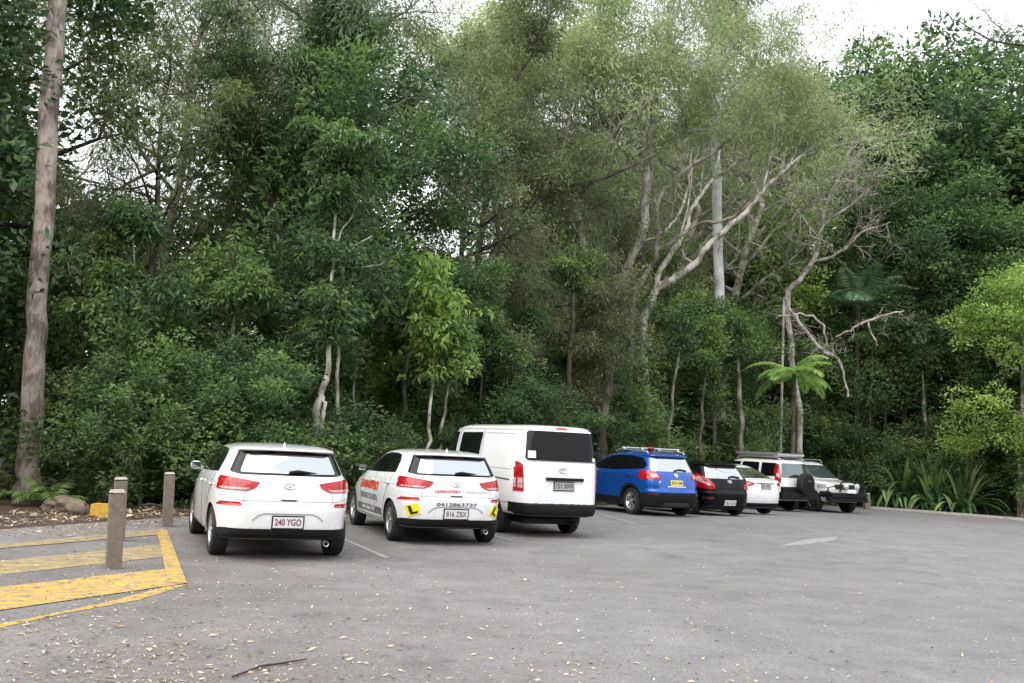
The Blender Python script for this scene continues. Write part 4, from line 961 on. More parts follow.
# the far depth of the forest: a deep mass of foliage nobody could count
def mass(name, n, xr, yf, zr, depth, size, leafm, seed):
    rng = np.random.default_rng(seed); x = rng.uniform(*xr, n); y = np.array([yf(a) for a in x])+rng.uniform(0, depth, n)
    top = zr[1]*(.82+.18*np.sin(x*.55)+.10*np.sin(x*1.7+1)); z = rng.uniform(0, 1, n)**.9*top
    C = np.stack([x, y, z], 1); B, D, T, s = clump_leaves(C, rng.uniform(.7, 1.5, n), 42, size, size*.4, rng, .1, .2, .7, .15, np.clip(.4+rng.normal(size=n)*.15, 0, 1))
    me = leaves_mesh(name, B, D, size*s, size*.4*s, T, rng, droop=.15); return tag(link(name, me, M[leafm]), None, None, None, 'stuff')
mass('distant_forest', 8200, (-34, 52), lambda a: edge_y(a)+15, (0, 12), 10, .38, 'leaf_dark', 31)
mass('unseen_forest_belt', 2600, (-70, 70), lambda a: -42-.004*a*a+6*math.sin(a*.1), (0, 17), 8, .7, 'leaf_dark', 32)  # unseen tree belt behind the camera, added and sized for contrast in car reflections
#@@SPLIT@@
# ------------------------------------------------------------------ trees one can tell apart
def px_tube(mb, pts, Y, n=8, wig=.0, seed=1):
    """pts: (px, py, radius in px) at depth Y (+ optional own depth offset)"""
    P = []; Rr = []; rg_ = np.random.default_rng(seed)
    for q in pts:
        yy = Y+(q[3] if len(q) > 3 else 0); p = at(q[0], q[1], yy); P.append(p); Rr.append(q[2]*yy/FPX*(.82 if 36 < Y < 39 else 1))
    A = crom([(*p, r) for p, r in zip(P, Rr)], 4)
    if wig: A[1:-1, :3] += rg_.normal(size=(len(A)-2, 3))*wig
    mb.tube([Vector(a[:3]) for a in A], [max(float(a[3]), .003) for a in A], n)
def twigs(mb, pts, Y, n, Ls, seed, up=.3, r=.012, tips=None, gen=2):
    rg_ = np.random.default_rng(seed); P = [at(q[0], q[1], Y) for q in pts]
    def br(b, d, L, r0, g):
        q = [b]; dd = d.copy()
        for i in range(4):
            dd = unit((dd+rg_.normal(size=3)*.32)[None])[0]; q.append(q[-1]+Vector(dd)*L/4)
        mb.tube(q, [r0*(1-.2*i) for i in range(5)], 4, False)
        if tips is not None: tips.append(np.array(q[-1])); tips.append(np.array(q[2]))
        if g:
            for _ in range(3): br(q[rg_.integers(1, 4)], unit((dd+rg_.normal(size=3)*.8)[None])[0], L*.6, r0*.55, g-1)
    for _ in range(n):
        i = rg_.integers(0, len(P)-1); t = rg_.random(); b = P[i]*(1-t)+P[i+1]*t
        d = rg_.normal(size=3)+np.array([0, 0, up*2]); br(b, unit(d[None])[0], rg_.uniform(*Ls), r, gen)
def crown_from(tips, name, leafm, per, rad, L, Wd, seed, parent, hang=.3, tint=.5, droop=.3, flat=.6):
    rng = np.random.default_rng(seed); C = np.array(tips); rd = rad*rng.uniform(.5, 1.3, len(C))
    B, D, T, s = clump_leaves(C, rd, per, L, Wd, rng, .2, droop, flat, .13, np.clip(tint+rng.normal(size=len(C))*.14, 0, 1), hang)
    return link(name, leaves_mesh(name, B, D, L*s, Wd*s, T, rng, droop=droop), M[leafm], parent)

def hero(name, label, paths, Y, barkm, crown=None, tw=None, cat='tree', base=None):
    t = tag(empty(name, (0, 0, 0)), label, cat); mb = MB(); tips = []
    f0 = paths[0][0]; w0 = at(f0[0], f0[1], Y); zb = zg(w0.x, Y)-.1
    if w0.z > zb+.3: mb.tube([Vector((w0.x, Y, zb)), w0], [f0[2]*Y/FPX*1.15, f0[2]*Y/FPX], 10)
    for i, p in enumerate(paths): px_tube(mb, p, Y, 10 if i == 0 else 7, .03 if i else .02, i+3)
    for k_ in (tw or []): twigs(mb, k_[0], Y, k_[1], k_[2], k_[3], tips=tips, **(k_[4] if len(k_) > 4 else {}))
    mb.build('trunk', M[barkm], t)
    if crown: crown_from(tips+[np.array(at(*c)) for c in crown.pop('at', [])], 'crown', parent=t, **crown)
    b = ground(paths[0][0][0], min(paths[0][0][1], 503)) if base is None else base
    for ch in t.children: ch.location = -Vector(b)
    t.location = b
    return t
hero('tree', 'tall straight tree with bare pinkish grey trunk at the left edge', [[(25, 500, 12.6), (27, 480, 11.6), (31, 420, 11.0), (37, 330, 10.0), (43, 230, 9.6), (50, 120, 9.8), (56, 20, 9.0), (61, -70, 8.6), (67, -200, 7), (72, -330, 4)],
     [(61, -70, 4), (20, -150, 2.5), (-30, -210, 1)], [(66, -160, 4), (120, -230, 2.5), (160, -300, 1)]], 20.2, 'bark_pink',
     dict(leafm='leaf_olive', per=60, rad=.7, L=.2, Wd=.036, seed=5), [([(66, -180), (72, -330)], 14, (1.2, 2.4), 3), ([(20, -150), (-30, -210)], 6, (.8, 1.6), 4), ([(120, -230), (160, -300)], 6, (.8, 1.6), 5)])
hero('tree', 'tall tree with smooth white straight trunk right of centre', [[(722, 470, 5.6), (720.5, 380, 5.4), (718.5, 280, 5.2), (717, 180, 4.9), (716.5, 100, 4.6), (716, 20, 4.2), (716, -60, 3.2), (718, -120, 1.5)],
     [(716.5, 70, 2.4), (738, 30, 1.6), (752, -20, .8)], [(716.2, 40, 2.2), (690, 0, 1.4), (672, -40, .8)]], 41.5, 'bark_white',
     dict(leafm='leaf_grey', per=34, rad=.7, L=.22, Wd=.04, seed=6, hang=.5), [([(716, 20), (716, -60)], 8, (1.5, 3), 7), ([(738, 30), (752, -20)], 6, (1, 2.4), 8), ([(690, 0), (672, -40)], 6, (1, 2.4), 9)])
hero('tree', 'crooked pale mottled tree leaning right with long forking limbs behind the crossover', [[(650, 470, 5), (646, 400, 5), (644, 345, 5.2), (644, 326, 5.0), (651, 303, 5.2), (658, 288, 4.8), (677, 276, 4.4), (695, 264, 4.0), (706, 247, 3.6), (727, 229, 3.4), (747, 210, 3.1), (762, 192, 2.8), (790, 165, 2.0), (812, 148, 1.4), (842, 132, .7)],
     [(655, 293, 3.6), (660, 270, 3.6), (674, 249, 3.2), (686, 229, 2.8), (692, 208, 2.6), (701, 194, 2.4), (715, 178, 2.2), (733, 167, 2.0), (750, 150, 1.8), (775, 122, 1.3), (800, 100, .7)],
     [(762, 192, 1.6), (772, 150, 1.4), (778, 110, 1.1), (790, 60, .8), (800, 20, .4)], [(715, 178, 1.5), (720, 130, 1.2), (735, 80, .9), (742, 20, .5)], [(677, 247, 1.6), (690, 195, 1.2), (692, 150, 1.0), (680, 90, .8), (686, 30, .5)],
     [(750, 150, 1.2), (756, 110, 1.0), (770, 60, .8), (772, 10, .4)], [(790, 165, 1.2), (806, 130, .9), (826, 104, .6), (850, 92, .3)], [(701, 194, 1.2), (704, 150, 1.0), (716, 95, .8), (714, 40, .4)], [(733, 167, 1.2), (740, 128, .9), (762, 92, .6), (784, 52, .3)], [(645, 241, 1.0), (668, 228, 1.6), (683, 206, 1.8), (690, 176, 1.4), (700, 140, .8)], [(706, 247, 1.6), (692, 262, 1.2), (680, 250, .7)]], 38, 'bark_pale',
     dict(leafm='leaf_pale', per=15, rad=.5, L=.18, Wd=.038, seed=8, hang=.4, tint=.45), [([(790, 165), (812, 150), (842, 132)], 12, (1, 2.2), 11), ([(755, 145), (775, 122), (800, 100)], 12, (1, 2.2), 12), ([(778, 110), (800, 20)], 14, (1.2, 2.6), 13), ([(732, 90), (742, 20)], 12, (1.2, 2.6), 14), ([(692, 150), (686, 30)], 14, (1.2, 2.6), 15)])
hero('tree', 'dark curving slender tree beside the crooked pale tree', [[(632, 470, 3.2), (630, 400, 3.1), (631, 343, 3.2), (633, 302, 3.4), (645, 276, 3.4), (658, 250, 3.0), (657, 208, 2.7), (668, 188, 2.5), (689, 167, 2.2), (718, 150, 1.7), (745, 120, 1.0)],
     [(659, 250, 2.4), (677, 238, 2.2), (700, 223, 2.0), (727, 219, 1.8), (747, 205, 1.5), (761, 182, 1.0), (765, 160, .5)], [(657, 208, 1.5), (650, 150, 1.2), (655, 90, .9), (640, 30, .5)]], 37.2, 'bark_grey',
     dict(leafm='leaf_pale', per=14, rad=.45, L=.17, Wd=.036, seed=9, hang=.4), [([(718, 150), (745, 120)], 8, (.8, 2), 16), ([(650, 150), (640, 30)], 14, (1.2, 2.6), 17)])
hero('tree', 'pale straight trunk leaning slightly right behind the crooked pale tree', [[(604, 400, 4.5), (609, 320, 4.5), (626, 270, 4.6), (645, 223, 4.6), (648, 168, 4.4), (655, 110, 3.8), (668, 40, 3), (676, -40, 2)], [(648, 168, 2.2), (625, 120, 1.6), (600, 70, 1)]], 39, 'bark_pale',
     dict(leafm='leaf_pale', per=16, rad=.5, L=.2, Wd=.036, seed=10, hang=.5), [([(655, 110), (668, 40), (676, -40)], 18, (1.3, 3), 19), ([(625, 120), (600, 70)], 8, (1, 2.4), 20)])
hero('tree', 'pale limbed gum tree leaning left above the white van', [[(600, 420, 4), (590, 300, 4.4), (575, 205, 4.4), (560, 165, 4.2), (546, 138, 3.8), (530, 112, 3.2), (515, 70, 2.4), (500, 10, 1.5)], [(560, 165, 2.2), (572, 110, 1.8), (590, 60, 1.3), (606, 0, .8)], [(524, 100, 1.8), (480, 62, 1.4), (420, 40, .8)]], 36.5, 'bark_pale',
     dict(leafm='leaf_pale', per=34, rad=.62, L=.19, Wd=.036, seed=12, hang=.5, tint=.6), [([(530, 112), (515, 70), (500, 10)], 14, (1.2, 2.8), 21), ([(572, 110), (606, 0)], 14, (1.2, 2.6), 22), ([(480, 62), (420, 40)], 8, (1, 2.2), 23)])
hero('tree', 'dark reddish trunk tree between the white van and the blue crossover', [[(601, 452, 5.5), (603, 420, 4.8), (608, 380, 4.2), (604, 330, 3.4), (612, 270, 2.4)], [(603, 420, 2.6), (590, 390, 2), (584, 350, 1.2)]], 31.6, 'bark_dark', dict(leafm='leaf_brown', per=40, rad=.42, L=.13, Wd=.03, seed=13), [([(604, 330), (612, 270)], 10, (.7, 1.6), 24), ([(590, 390), (584, 350)], 6, (.6, 1.4), 25)])
hero('dead_tree', 'bare twiggy brown tree with reaching dead limbs above the two wagons', [[(800, 420, 3), (790, 340, 3), (787, 297, 3), (800, 280, 2.8), (812, 263, 2.6), (820, 240, 2.3), (824, 210, 1.8), (838, 180, 1.2), (850, 150, .6)], [(812, 263, 1.8), (840, 252, 1.5), (862, 232, 1.2), (890, 222, .7)], [(820, 240, 1.8), (800, 215, 1.4), (786, 190, .8)], [(822, 225, 1.5), (850, 205, 1.1), (880, 180, .6)]], 43, 'bark_dead',
     None, [([(820, 240), (838, 180), (850, 150)], 16, (.9, 2.2), 26, dict(r=.03)), ([(840, 252), (890, 222)], 12, (.8, 2.0), 27, dict(r=.026)), ([(800, 215), (786, 190)], 10, (.8, 1.9), 28, dict(r=.026)), ([(850, 205), (880, 180)], 10, (.8, 1.9), 29, dict(r=.026))], cat='dead tree')
hero('dead_branch', 'bleached fallen dead branch hanging over the tree fern', [[(784, 298, 1.3), (795, 316, 1.5), (808, 334, 1.7), (822, 350, 1.6), (838, 359, 1.4), (845, 378, 1.2), (848, 397, .9)], [(776, 318, .8), (800, 314, 1.2), (820, 322, 1.3), (826, 340, 1.2), (822, 352, .8)], [(836, 337, .8), (850, 330, 1.2), (868, 320, 1.2), (886, 315, 1.0), (904, 311, .6)], [(786, 352, .7), (794, 350, .9), (788, 360, .6)], [(868, 320, 1), (872, 334, .9), (878, 345, .5)]], 41, 'bark_dead',
     None, [([(784, 298), (808, 334), (838, 359)], 16, (.5, 1.3), 30, dict(r=.02, up=0)), ([(850, 330), (904, 311)], 8, (.4, 1.1), 31, dict(r=.018, up=0))], cat='branch')
hero('sapling', 'forked pale stemmed sapling right of hatchback 240 YGO', [[(318, 470, 4.2), (317.5, 446, 4.0), (315, 417, 4.2), (321, 398, 3.6), (328, 372, 3.0), (330, 330, 2.0), (332, 276, 1.7), (337, 200, 1.3), (341, 130, .8)], [(321, 440, 2.4), (323, 415, 2.2), (322, 398, 1.6)], [(332, 276, 1), (350, 250, .8), (372, 236, .4)], [(335, 240, .9), (352, 214, .7), (362, 190, .3)], [(334, 255, .7), (355, 268, .6), (385, 262, .3)]], 22, 'bark_pale',
     dict(leafm='leaf_mid', per=26, rad=.26, L=.14, Wd=.07, seed=14), [([(330, 330), (332, 276)], 6, (.4, 1.0), 32), ([(337, 200), (341, 130)], 7, (.4, 1.0), 33)])
hero('sapling', 'thin pale leaning sapling stem just right of the forked one', [[(333, 470, 3), (334, 450, 2.9), (337, 419, 2.2), (338, 357, 1.7), (342, 280, 1.2), (345, 190, .7)]], 22.6, 'bark_pale', dict(leafm='leaf_dark', per=26, rad=.3, L=.13, Wd=.06, seed=15), [([(338, 330), (345, 190)], 10, (.4, 1.0), 34)])
hero('sapling', 'sapling with large bright yellow green leaves above the driving school hatchback', [[(428, 462, 1.8), (428, 440, 1.8), (432, 375, 1.4), (434, 320, 1.0), (436, 250, .6)]], 25, 'bark_pale',
     dict(leafm='leaf_light', per=9, rad=.26, L=.19, Wd=.10, seed=16, hang=.5, droop=.3, tint=.5, at=[(x_, y_, 25+dz) for x_, y_, dz in zip(np.random.default_rng(3).normal(428, 17, 46), np.random.default_rng(4).uniform(232, 380, 46), np.random.default_rng(5).normal(0, .6, 46))]), [([(432, 370), (434, 320), (436, 250)], 9, (.3, .9), 35)])
hero('sapling', 'thin pale sapling stem leaning right left of the white van', [[(438, 470, 1.9), (439, 445, 1.8), (444, 410, 1.5), (451, 372, 1.2), (456, 320, .7)]], 25.6, 'bark_pale', dict(leafm='leaf_mid', per=26, rad=.3, L=.14, Wd=.06, seed=17), [([(451, 372), (456, 320)], 8, (.4, 1.0), 36)])
hero('tree', 'dark twisting limbed tree rising over hatchback 240 YGO', [[(280, 440, 5), (276, 330, 5), (285, 260, 4.6), (270, 200, 4), (256, 150, 3.4), (248, 90, 2.6), (240, 20, 1.8), (236, -50, 1)], [(285, 250, 2.8), (262, 190, 2.4), (235, 165, 2), (228, 140, 1.6), (250, 118, 1.4), (300, 92, 1.0), (330, 80, .5)], [(270, 200, 2), (300, 150, 1.6), (330, 100, 1.2), (345, 40, .8), (360, -20, .5)]], 26.5, 'bark_dark',
     dict(leafm='leaf_mid', per=36, rad=.42, L=.14, Wd=.045, seed=18), [([(256, 150), (240, 20)], 12, (.8, 2), 37), ([(250, 118), (330, 80)], 8, (.5, 1.4), 38), ([(330, 100), (360, -20)], 12, (.8, 2), 39)])
hero('tree', 'dark leaning tree reaching over the white van from the left', [[(470, 440, 4), (468, 330, 4), (500, 240, 3.6), (530, 205, 3.0), (570, 190, 2.3), (620, 172, 1.4), (660, 150, .7)], [(500, 240, 2.6), (492, 170, 2.2), (505, 100, 1.8), (540, 40, 1.3), (560, -20, .8)]], 33, 'bark_dark',
     dict(leafm='leaf_olive', per=34, rad=.5, L=.17, Wd=.036, seed=19), [([(530, 205), (570, 190), (660, 150)], 9, (.6, 1.8), 40), ([(492, 170), (505, 100), (560, -20)], 22, (1, 2.4), 41)])
hero('tree', 'dark trunk with low crown right of the wagons, behind the strap leaved plants', [[(818, 490, 9), (822, 440, 8), (826, 400, 7), (820, 350, 5.5), (826, 290, 4)]], 47, 'bark_dark', dict(leafm='leaf_dark', per=40, rad=.6, L=.16, Wd=.06, seed=20), [([(826, 400), (820, 350), (826, 290)], 16, (1, 2.4), 42)])
hero('branch', 'thin leafy branch hanging into the sky at the top right corner', [[(1050, 52, 1.5), (1024, 45, 1.3), (990, 40, 1.0), (960, 22, .7), (945, 12, .4)], [(1010, 42, .7), (985, 12, .5), (962, 0, .3)]], 30, 'bark_dark', dict(leafm='leaf_dark', per=5, rad=.24, L=.10, Wd=.035, seed=22), [([(1024, 45), (990, 40), (945, 12)], 9, (.3, .7), 43, dict(r=.008, gen=1)), ([(1010, 42), (985, 12)], 4, (.3, .6), 44, dict(r=.008, gen=1))], cat='branch')

# ------------------------------------------------------------------ ferns, palm, strap leaved plants
def frond(base, az, el, Ln, wd, droop, rng, npin=26, pin_w=.028, tintb=.6):
    """an arching stalk with rows of leaflets: returns quads and tints"""
    V = []; T = []; d0 = np.array([math.cos(az)*math.cos(el), math.sin(az)*math.cos(el), math.sin(el)]); p = np.array(base, float); d = d0
    side = np.array([-math.sin(az), math.cos(az), 0]); prev = p
    for i in range(npin):
        t = i/(npin-1); d = unit((d+np.array([0, 0, -droop/npin*(.5+1.3*t)]))[None])[0]; q = p+d*Ln/npin
        w_ = .012*(1-t)+.003; V.append([p-side*w_, p+side*w_, q+side*w_, q-side*w_]); T.append(.35)
        if t > .12:
            ll = wd*math.sin(math.pi*min(t*.82+.16, 1))**.8+.03
            for s_ in (-1, 1):
                e = unit((side*s_+d*.45+np.array([0, 0, -.25])+rng.normal(size=3)*.08)[None])[0]; n_ = np.cross(e, d); pw = unit(np.cross(n_, e)[None])[0]*pin_w*.5
                a = q; V.append([a, a+e*ll*.4+pw, a+e*ll-np.array([0, 0, .15*ll]), a+e*ll*.4-pw]); T.append(np.clip(tintb+rng.normal()*.12, 0, 1))
        p = q
    return V, T
def frond_plant(name, label, cat, base, n, Ln, wd, el, droop, leafm, seed, stem=None, npin=26, pin_w=.028, group=None, tintb=.6, azr=None):
    rng = np.random.default_rng(seed); t = tag(empty(name, base), label, cat, group); top = np.array([0, 0, stem[0] if stem else .03])
    if stem:
        mb = MB(); mb.tube([(0, 0, -.1), (.03, 0, stem[0]*.5), (0, 0, stem[0])], [stem[1]*1.2, stem[1], stem[1]*.9], 8); mb.build('trunk', M['bark_dark'], t)
    for k in range(n):
        az = (2*math.pi*k/n+rng.normal()*.15) if azr is None else rng.uniform(*azr)
        V, T = frond(top, az, el+rng.normal()*.24, Ln*rng.uniform(.68, 1.15), wd*rng.uniform(.85, 1.1), droop*rng.uniform(.6, 1.55), rng, npin, pin_w, tintb+rng.normal()*.06)
        V = np.array(V).reshape(-1, 3); me = mesh_np('frond', V, np.arange(len(V)).reshape(-1, 4), False, {'tint': np.repeat(T, 4)})
        link('frond', me, M[leafm], t)
    return t
b = at(794, 372, 38.5); gz = zg(b.x, 38.5)
frond_plant('tree_fern', 'bright green tree fern with spreading flat crown behind the wagons', 'tree fern', (b.x, 38.5, gz), 17, 2.1, .42, .28, .95, 'leaf_fern', 51, (b.z-gz, .09), 40, .055)
b = at(858, 306, 45.5); gz = zg(b.x, b.y)
frond_plant('palm_tree', 'grey green feathery palm high above the last wagon', 'palm', (b.x, b.y, gz), 15, 2.6, .75, .75, 1.5, 'leaf_palm', 52, (b.z-gz, .12), 44, .05)
b = at(905, 330, 46.5); gz = zg(b.x, b.y)
frond_plant('palm_tree', 'second grey green palm, right of the feathery one', 'palm', (b.x, b.y, gz), 12, 2.3, .6, .7, 1.5, 'leaf_palm', 53, (b.z-gz, .12), 40, .05)
for i, (px, py, Ln, lab) in enumerate([(48, 506, 1.0, 'arching green fern right beside the pinkish trunk'), (88, 498, 1.25, 'arching green fern behind the mossy rock'), (150, 505, 1.15, 'broad arching green fern just left of the rear bollard'), (182, 503, 1.0, 'arching green fern between rear bollard and hatchback 240 YGO'), (8, 498, 1.0, 'arching green fern left of the pinkish trunk')]):
    g_ = ground(px, py); frond_plant('fern', lab, 'fern', g_, 11, Ln, .26, .75, 1.5, 'leaf_mid', 60+i, None, 14, .07, 'ferns along the forest edge', .68)
for i, (px, py) in enumerate([(770, 497), (842, 492), (990, 500), (1015, 505), (850, 470)]):
    g_ = ground(px, min(py, 500)) if py > 480 else at(px, py, 46); g_.z = zg(g_.x, g_.y)
    frond_plant('fern', ['low fern glimpsed behind the spare wheel wagon', 'low fern right behind the bull bar wagon', 'low fern right of the strap leaved plants', 'low fern at the right edge of the picture', 'fern behind the corner post'][i], 'fern', g_, 12, 1.7, .36, .8, 1.4, 'leaf_mid', 70+i, None, 16, .08, 'ferns along the forest edge', .6)

def strap_plant(label, base, n, Ln, wd, seed, group, cat='plant'):
    rng = np.random.default_rng(seed); V = []; T = []; F = []
    for k in range(n):
        az = k*2.4+rng.normal()*.3; el = rng.uniform(.55, 1.45); L_ = Ln*rng.uniform(.65, 1.1); w = wd*rng.uniform(.8, 1.2)
        d = np.array([math.cos(az)*math.cos(el), math.sin(az)*math.cos(el), math.sin(el)]); side = np.array([-math.sin(az), math.cos(az), 0.]); p = np.array([math.cos(az), math.sin(az), 0])*rng.uniform(0, .25)
        old = rng.random() < .13; tt = .98 if old else np.clip(.42+rng.normal()*.16, 0, .85); m_ = 9; dr = rng.uniform(.12, .32)*(1.6 if el < .9 else .8); rows = []
        for i in range(m_+1):
            t = i/m_; ww = w*(.55+.6*math.sin(math.pi*min(.25+t*.6, 1)))*(1 if t < .75 else max((1-t)*4, .02))
            nn = np.cross(side, d); rows.append((p-side*ww/2, p-nn*ww*.12, p+side*ww/2)); p = p+d*L_/m_
            d = unit((d+np.array([0, 0, -dr*(.25+1.4*t)]))[None])[0]; p[2] = max(p[2], .03)
        o = len(V)
        for r3 in rows: V += list(r3); T += [tt]*3
        for i in range(m_):
            a = o+3*i; F += [(a, a+1, a+4, a+3), (a+1, a+2, a+5, a+4)]
    t = tag(link('strap_leaved_plant', mesh_np('strap_leaved_plant', np.array(V), np.array(F), True, {'tint': T}), M['leaf_strap']), label, cat, group); t.location = base; return t
SP = [(880, 503, 'leftmost strap leaved plant in the clump, beside the pale rocks'), (898, 499, 'second strap leaved plant from the left, set back'), (910, 506, 'strap leaved plant with upright blades left of clump centre'), (928, 500, 'tallest strap leaved plant at the middle of the clump'), (940, 508, 'front strap leaved plant with drooping tan blades'), (955, 501, 'strap leaved plant right of clump centre, set back'), (968, 510, 'rightmost strap leaved plant sprawling onto the road edge')]
for i, (px, py, lab) in enumerate(SP):
    px -= 14; g_ = ground(px, 507.4+(px-880)*.075); g_.y += [.5, 1.3, .6, 1.4, .4, 1.2, .35][i]; g_.x += .012*g_.y; g_.z = zg(g_.x, g_.y)
    strap_plant(lab, g_, 120, [2.5, 3.0, 2.8, 3.3, 2.7, 3.0, 2.4][i], .125, 80+i, 'strap leaved plants at the corner')

# ------------------------------------------------------------------ bollards, rocks, kerb, litter
def bollard(label, px, Y, h, w=.165, rz=.45, name='bollard'):
    d = ray(px, 500); xx = d.x/d.y*Y; t = tag(empty(name, (xx, Y, zg(xx, Y)), rz), label, 'bollard', 'square timber bollards'); t.rotation_euler = (Matrix.Rotation(R(-2.2), 3, 'Y') @ Matrix.Rotation(rz, 3, 'Z')).to_euler()
    mb = MB(); mb.box((0, 0, h/2-.05), (w, w, h-.035+.1), 0, .008); mb.build('post', M['post'], t)
    bm = bmesh.new(); bmesh.ops.create_cube(bm, size=1)
    for v_ in bm.verts:
        s_ = 1 if v_.co.z < 0 else .80; v_.co = Vector((v_.co.x*w*s_, v_.co.y*w*s_, h+.016+v_.co.z*.03))
    me = bpy.data.meshes.new('cap'); bm.to_mesh(me); bm.free(); link('cap', me, M['posttop'], t); return t
bollard('square grey brown timber bollard, nearest the camera in the yellow hatching', 119.5, 11.4, .84)
bollard('square timber bollard half hidden behind the nearest one', 121.5, 14.1, .84)
bollard('square timber bollard standing beside hatchback 240 YGO', 169.5, 16.4, .84, rz=.35)
bollard('short weathered post at the corner by the bull bar wagon', 867, 41.5, .62, .22, .2, 'post')
def rock(label, px, py, size, mat, seed, sq=(1, .8, .6), box=False, group=None, rz=0):
    g_ = ground(px, py); bm = bmesh.new(); rng = np.random.default_rng(seed)
    if box:
        bmesh.ops.create_cube(bm, size=1.5); bmesh.ops.bevel(bm, geom=bm.edges[:], offset=.08, segments=2, affect='EDGES'); bmesh.ops.subdivide_edges(bm, edges=bm.edges[:], cuts=2)
    else: bmesh.ops.create_icosphere(bm, subdivisions=4, radius=1)
    ph = rng.uniform(0, 6, 9)
    for v_ in bm.verts:
        c_ = v_.co; k = 1+(.0 if box else .22)*math.sin(c_.x*2.3+ph[0])*math.cos(c_.y*2.1+ph[1])+(.02 if box else .12)*math.sin(c_.z*4.1+c_.x*3+ph[2])+(.012 if box else .06)*math.sin(c_.y*9+ph[3]+c_.z*7)
        if not box: c_.z = max(min(c_.z, .72), -.6); c_.x = max(min(c_.x, .82), -.86)
        v_.co = Vector((c_.x*size*sq[0], c_.y*size*sq[1], c_.z*size*sq[2]))*k
    me = bpy.data.meshes.new('rock'); bm.to_mesh(me); bm.free(); me.polygons.foreach_set('use_smooth', [True]*len(me.polygons)); me.set_sharp_from_angle(angle=R(35))
    o = tag(link('rock', me, M[mat]), label, 'rock', group); o.location = (g_.x, g_.y, g_.z+size*sq[2]*.5); o.rotation_euler = (0, 0, rz); return o
rock('brown mossy rock between the pinkish trunk and the yellow block', 73, 513, .34, 'rock', 1)
rock('small brown rock close to the pinkish trunk', 52, 510, .2, 'rock', 2)
o = rock('yellow painted concrete block lying on the leaf litter', 103, 517, .24, 'yrock', 3, (1.1, .6, .75), True, rz=.1); o.name = 'painted_block'; o['category'] = 'block'
for i, (px, py, s_, lab) in enumerate([(872, 506, .30, 'pale rock right beside the corner post'), (884, 507.5, .36, 'largest pale rock at the foot of the strap leaved plants'), (897, 508.5, .26, 'small pale rock half covered by drooping strap leaves'), (909, 509.5, .22, 'smallest pale rock under the strap leaved plants')]):
    rock(lab, px, py, s_, 'palerock', 10+i, (1.2, .8, .62), group='pale rocks at the corner')
K = [(15.2, 42.2), (17.2, 41.1), (18.9, 39.7), (20.0, 38.8), (28, 34.5), (40, 29.5)]
kb = [Vector(p) for p in K]; inn = [p+Vector((.10, .16)) for p in kb]
flat_poly('kerb', [tuple(p) for p in kb]+[tuple(p) for p in inn[::-1]], M['kerb'], .09, thick=.16)

# fallen leaves
rng = np.random.default_rng(77)
def litter(name, P, L, seed, tint=.55, lift=.006, tilt=.25):
    rr = np.random.default_rng(seed); n = len(P); az = rr.uniform(0, 6.28, n)
    D = np.stack([np.cos(az), np.sin(az), rr.normal(size=n)*tilt*.5], 1); s_ = L*np.clip(np.exp(rr.normal(size=n)*.42)*.85, .25, 2.4)
    B = np.array([(p[0], p[1], zg(p[0], p[1])+lift) for p in P]); S = np.stack([-np.sin(az), np.cos(az), rr.normal(size=n)*tilt], 1)
    w = s_*rr.uniform(.22, .42, n); m_ = B+D*s_[:, None]*.45
    V = np.stack([B, m_+S*w[:, None]*.5, B+D*s_[:, None], m_-S*w[:, None]*.5], 1); V[:, :, 2] = np.maximum(V[:, :, 2], B[:, None, 2]); V[:, 1:, 2] += rr.uniform(0, .012, (n, 3))
    T = np.clip(tint+rr.normal(size=n)*.28, 0, 1)
    return tag(link(name, mesh_np(name, V.reshape(-1, 3), np.arange(4*n).reshape(n, 4), False, {'tint': np.repeat(T, 4)}), M['litter']), None, None, None, 'stuff')
P = []
while len(P) < 4300:
    px = rng.uniform(-60, 1080); py = 520+rng.random()**.8*175
    dens = .75*math.exp(-max(px-120, 0)/330)+.10
    cl = .5+.5*math.sin(px*.021+math.sin(py*.05)*2)*math.sin(py*.043+px*.009)
    if rng.random() < dens*(.35+.9*cl):
        g_ = ground(px, py)
        if g_.y < 38: P.append((g_.x, g_.y))
litter('fallen_leaves', P, .036, 1, .56)
P = []
for _ in range(1700):   # drifts in the bays and along the kerb
    t = rng.random(); a = EDGE[2+int(t*4)]; b_ = EDGE[3+int(t*4)]; f = (t*4) % 1
    P.append((a[0]+(b_[0]-a[0])*f+abs(rng.normal())*.55, a[1]+(b_[1]-a[1])*f-abs(rng.normal())*.5))
litter('kerbside_leaves', P, .05, 2, .5)
P = []
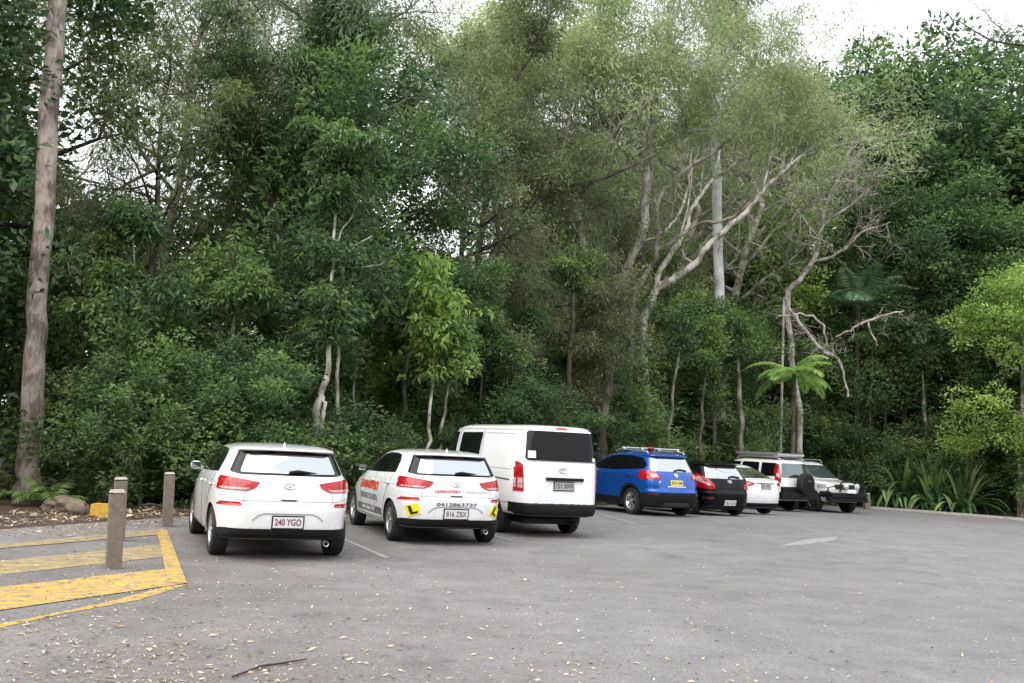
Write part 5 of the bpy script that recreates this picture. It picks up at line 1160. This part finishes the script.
while len(P) < 9000:
    xx = rng.uniform(-13, 1.5); yy = float(np.interp(xx, [-14, -9.6, -7.3, -6.6, -5.75, -4.3, -2.9, -1.2, 1.9], [2, 10, 14.6, 16.4, 18.4, 19.4, 21.2, 24.6, 30.4]))+rng.random()**1.3*4.5; P.append((xx-.15, yy))
litter('forest_floor_leaves', P, .085, 3, .42, .02, .6)
tw_ = MB(); a = [ground(232, 679), ground(262, 668), ground(284, 665), ground(307, 661)]
tw_.tube([p+Vector((0, 0, .015)) for p in a], [.006, .008, .007, .004], 6); tw_.tube([a[1]+Vector((0, 0, .015)), ground(270, 674, .02)], [.005, .003], 5)
tag(tw_.build('twig', M['twig']), 'thin forked dead twig lying on the asphalt in the foreground', 'twig')


for i, (px, Y, top, ln, lab) in enumerate([(352, 25, 300, 5, 'thin stem second right of the forked sapling'), (366, 27, 330, -4, 'thin dark stem above the driving school hatchback mirror'), (402, 28, 290, 7, 'thin stem just left of the bright leaved sapling'), (478, 28, 300, 8, 'thin stem rising behind the left end of the white van'), (524, 30, 270, -5, 'thin stem rising behind the white van sliding door'),
      (566, 31, 250, 9, 'thin stem rising behind the white van rear corner'), (668, 35, 300, 14, 'leaning brown stem above the blue crossover'), (700, 38, 330, 6, 'thin stem above the black hatchback'), (742, 39, 330, -5, 'thin stem above the white liftback'), (868, 45, 330, 5, 'thin stem above the corner post'), (926, 45, 350, -4, 'thin pale stem above the middle strap leaved plant'), (228, 22, 250, 6, 'thin stem behind hatchback 240 YGO'), (140, 21.5, 230, -6, 'thin stem behind the timber bollards'), (96, 21.5, 250, 5, 'thin stem right of the pinkish trunk')]):
    r_ = 1.5+.5*(i % 3); b_ = 470
    hero('sapling', lab, [[(px, b_, r_*1.2), (px+ln*.2, b_-(b_-top)*.35, r_), (px+ln*.75, b_-(b_-top)*.7, r_*.8), (px+ln, top, r_*.4)]], Y, ['bark_grey', 'bark_dark'][i % 2], dict(leafm=['leaf_dark', 'leaf_mid'][i % 2], per=30, rad=.34, L=.13, Wd=.055, seed=100+i), [([(px+ln*.75, b_-(b_-top)*.7), (px+ln, top)], 6, (.4, 1.0), 110+i)])
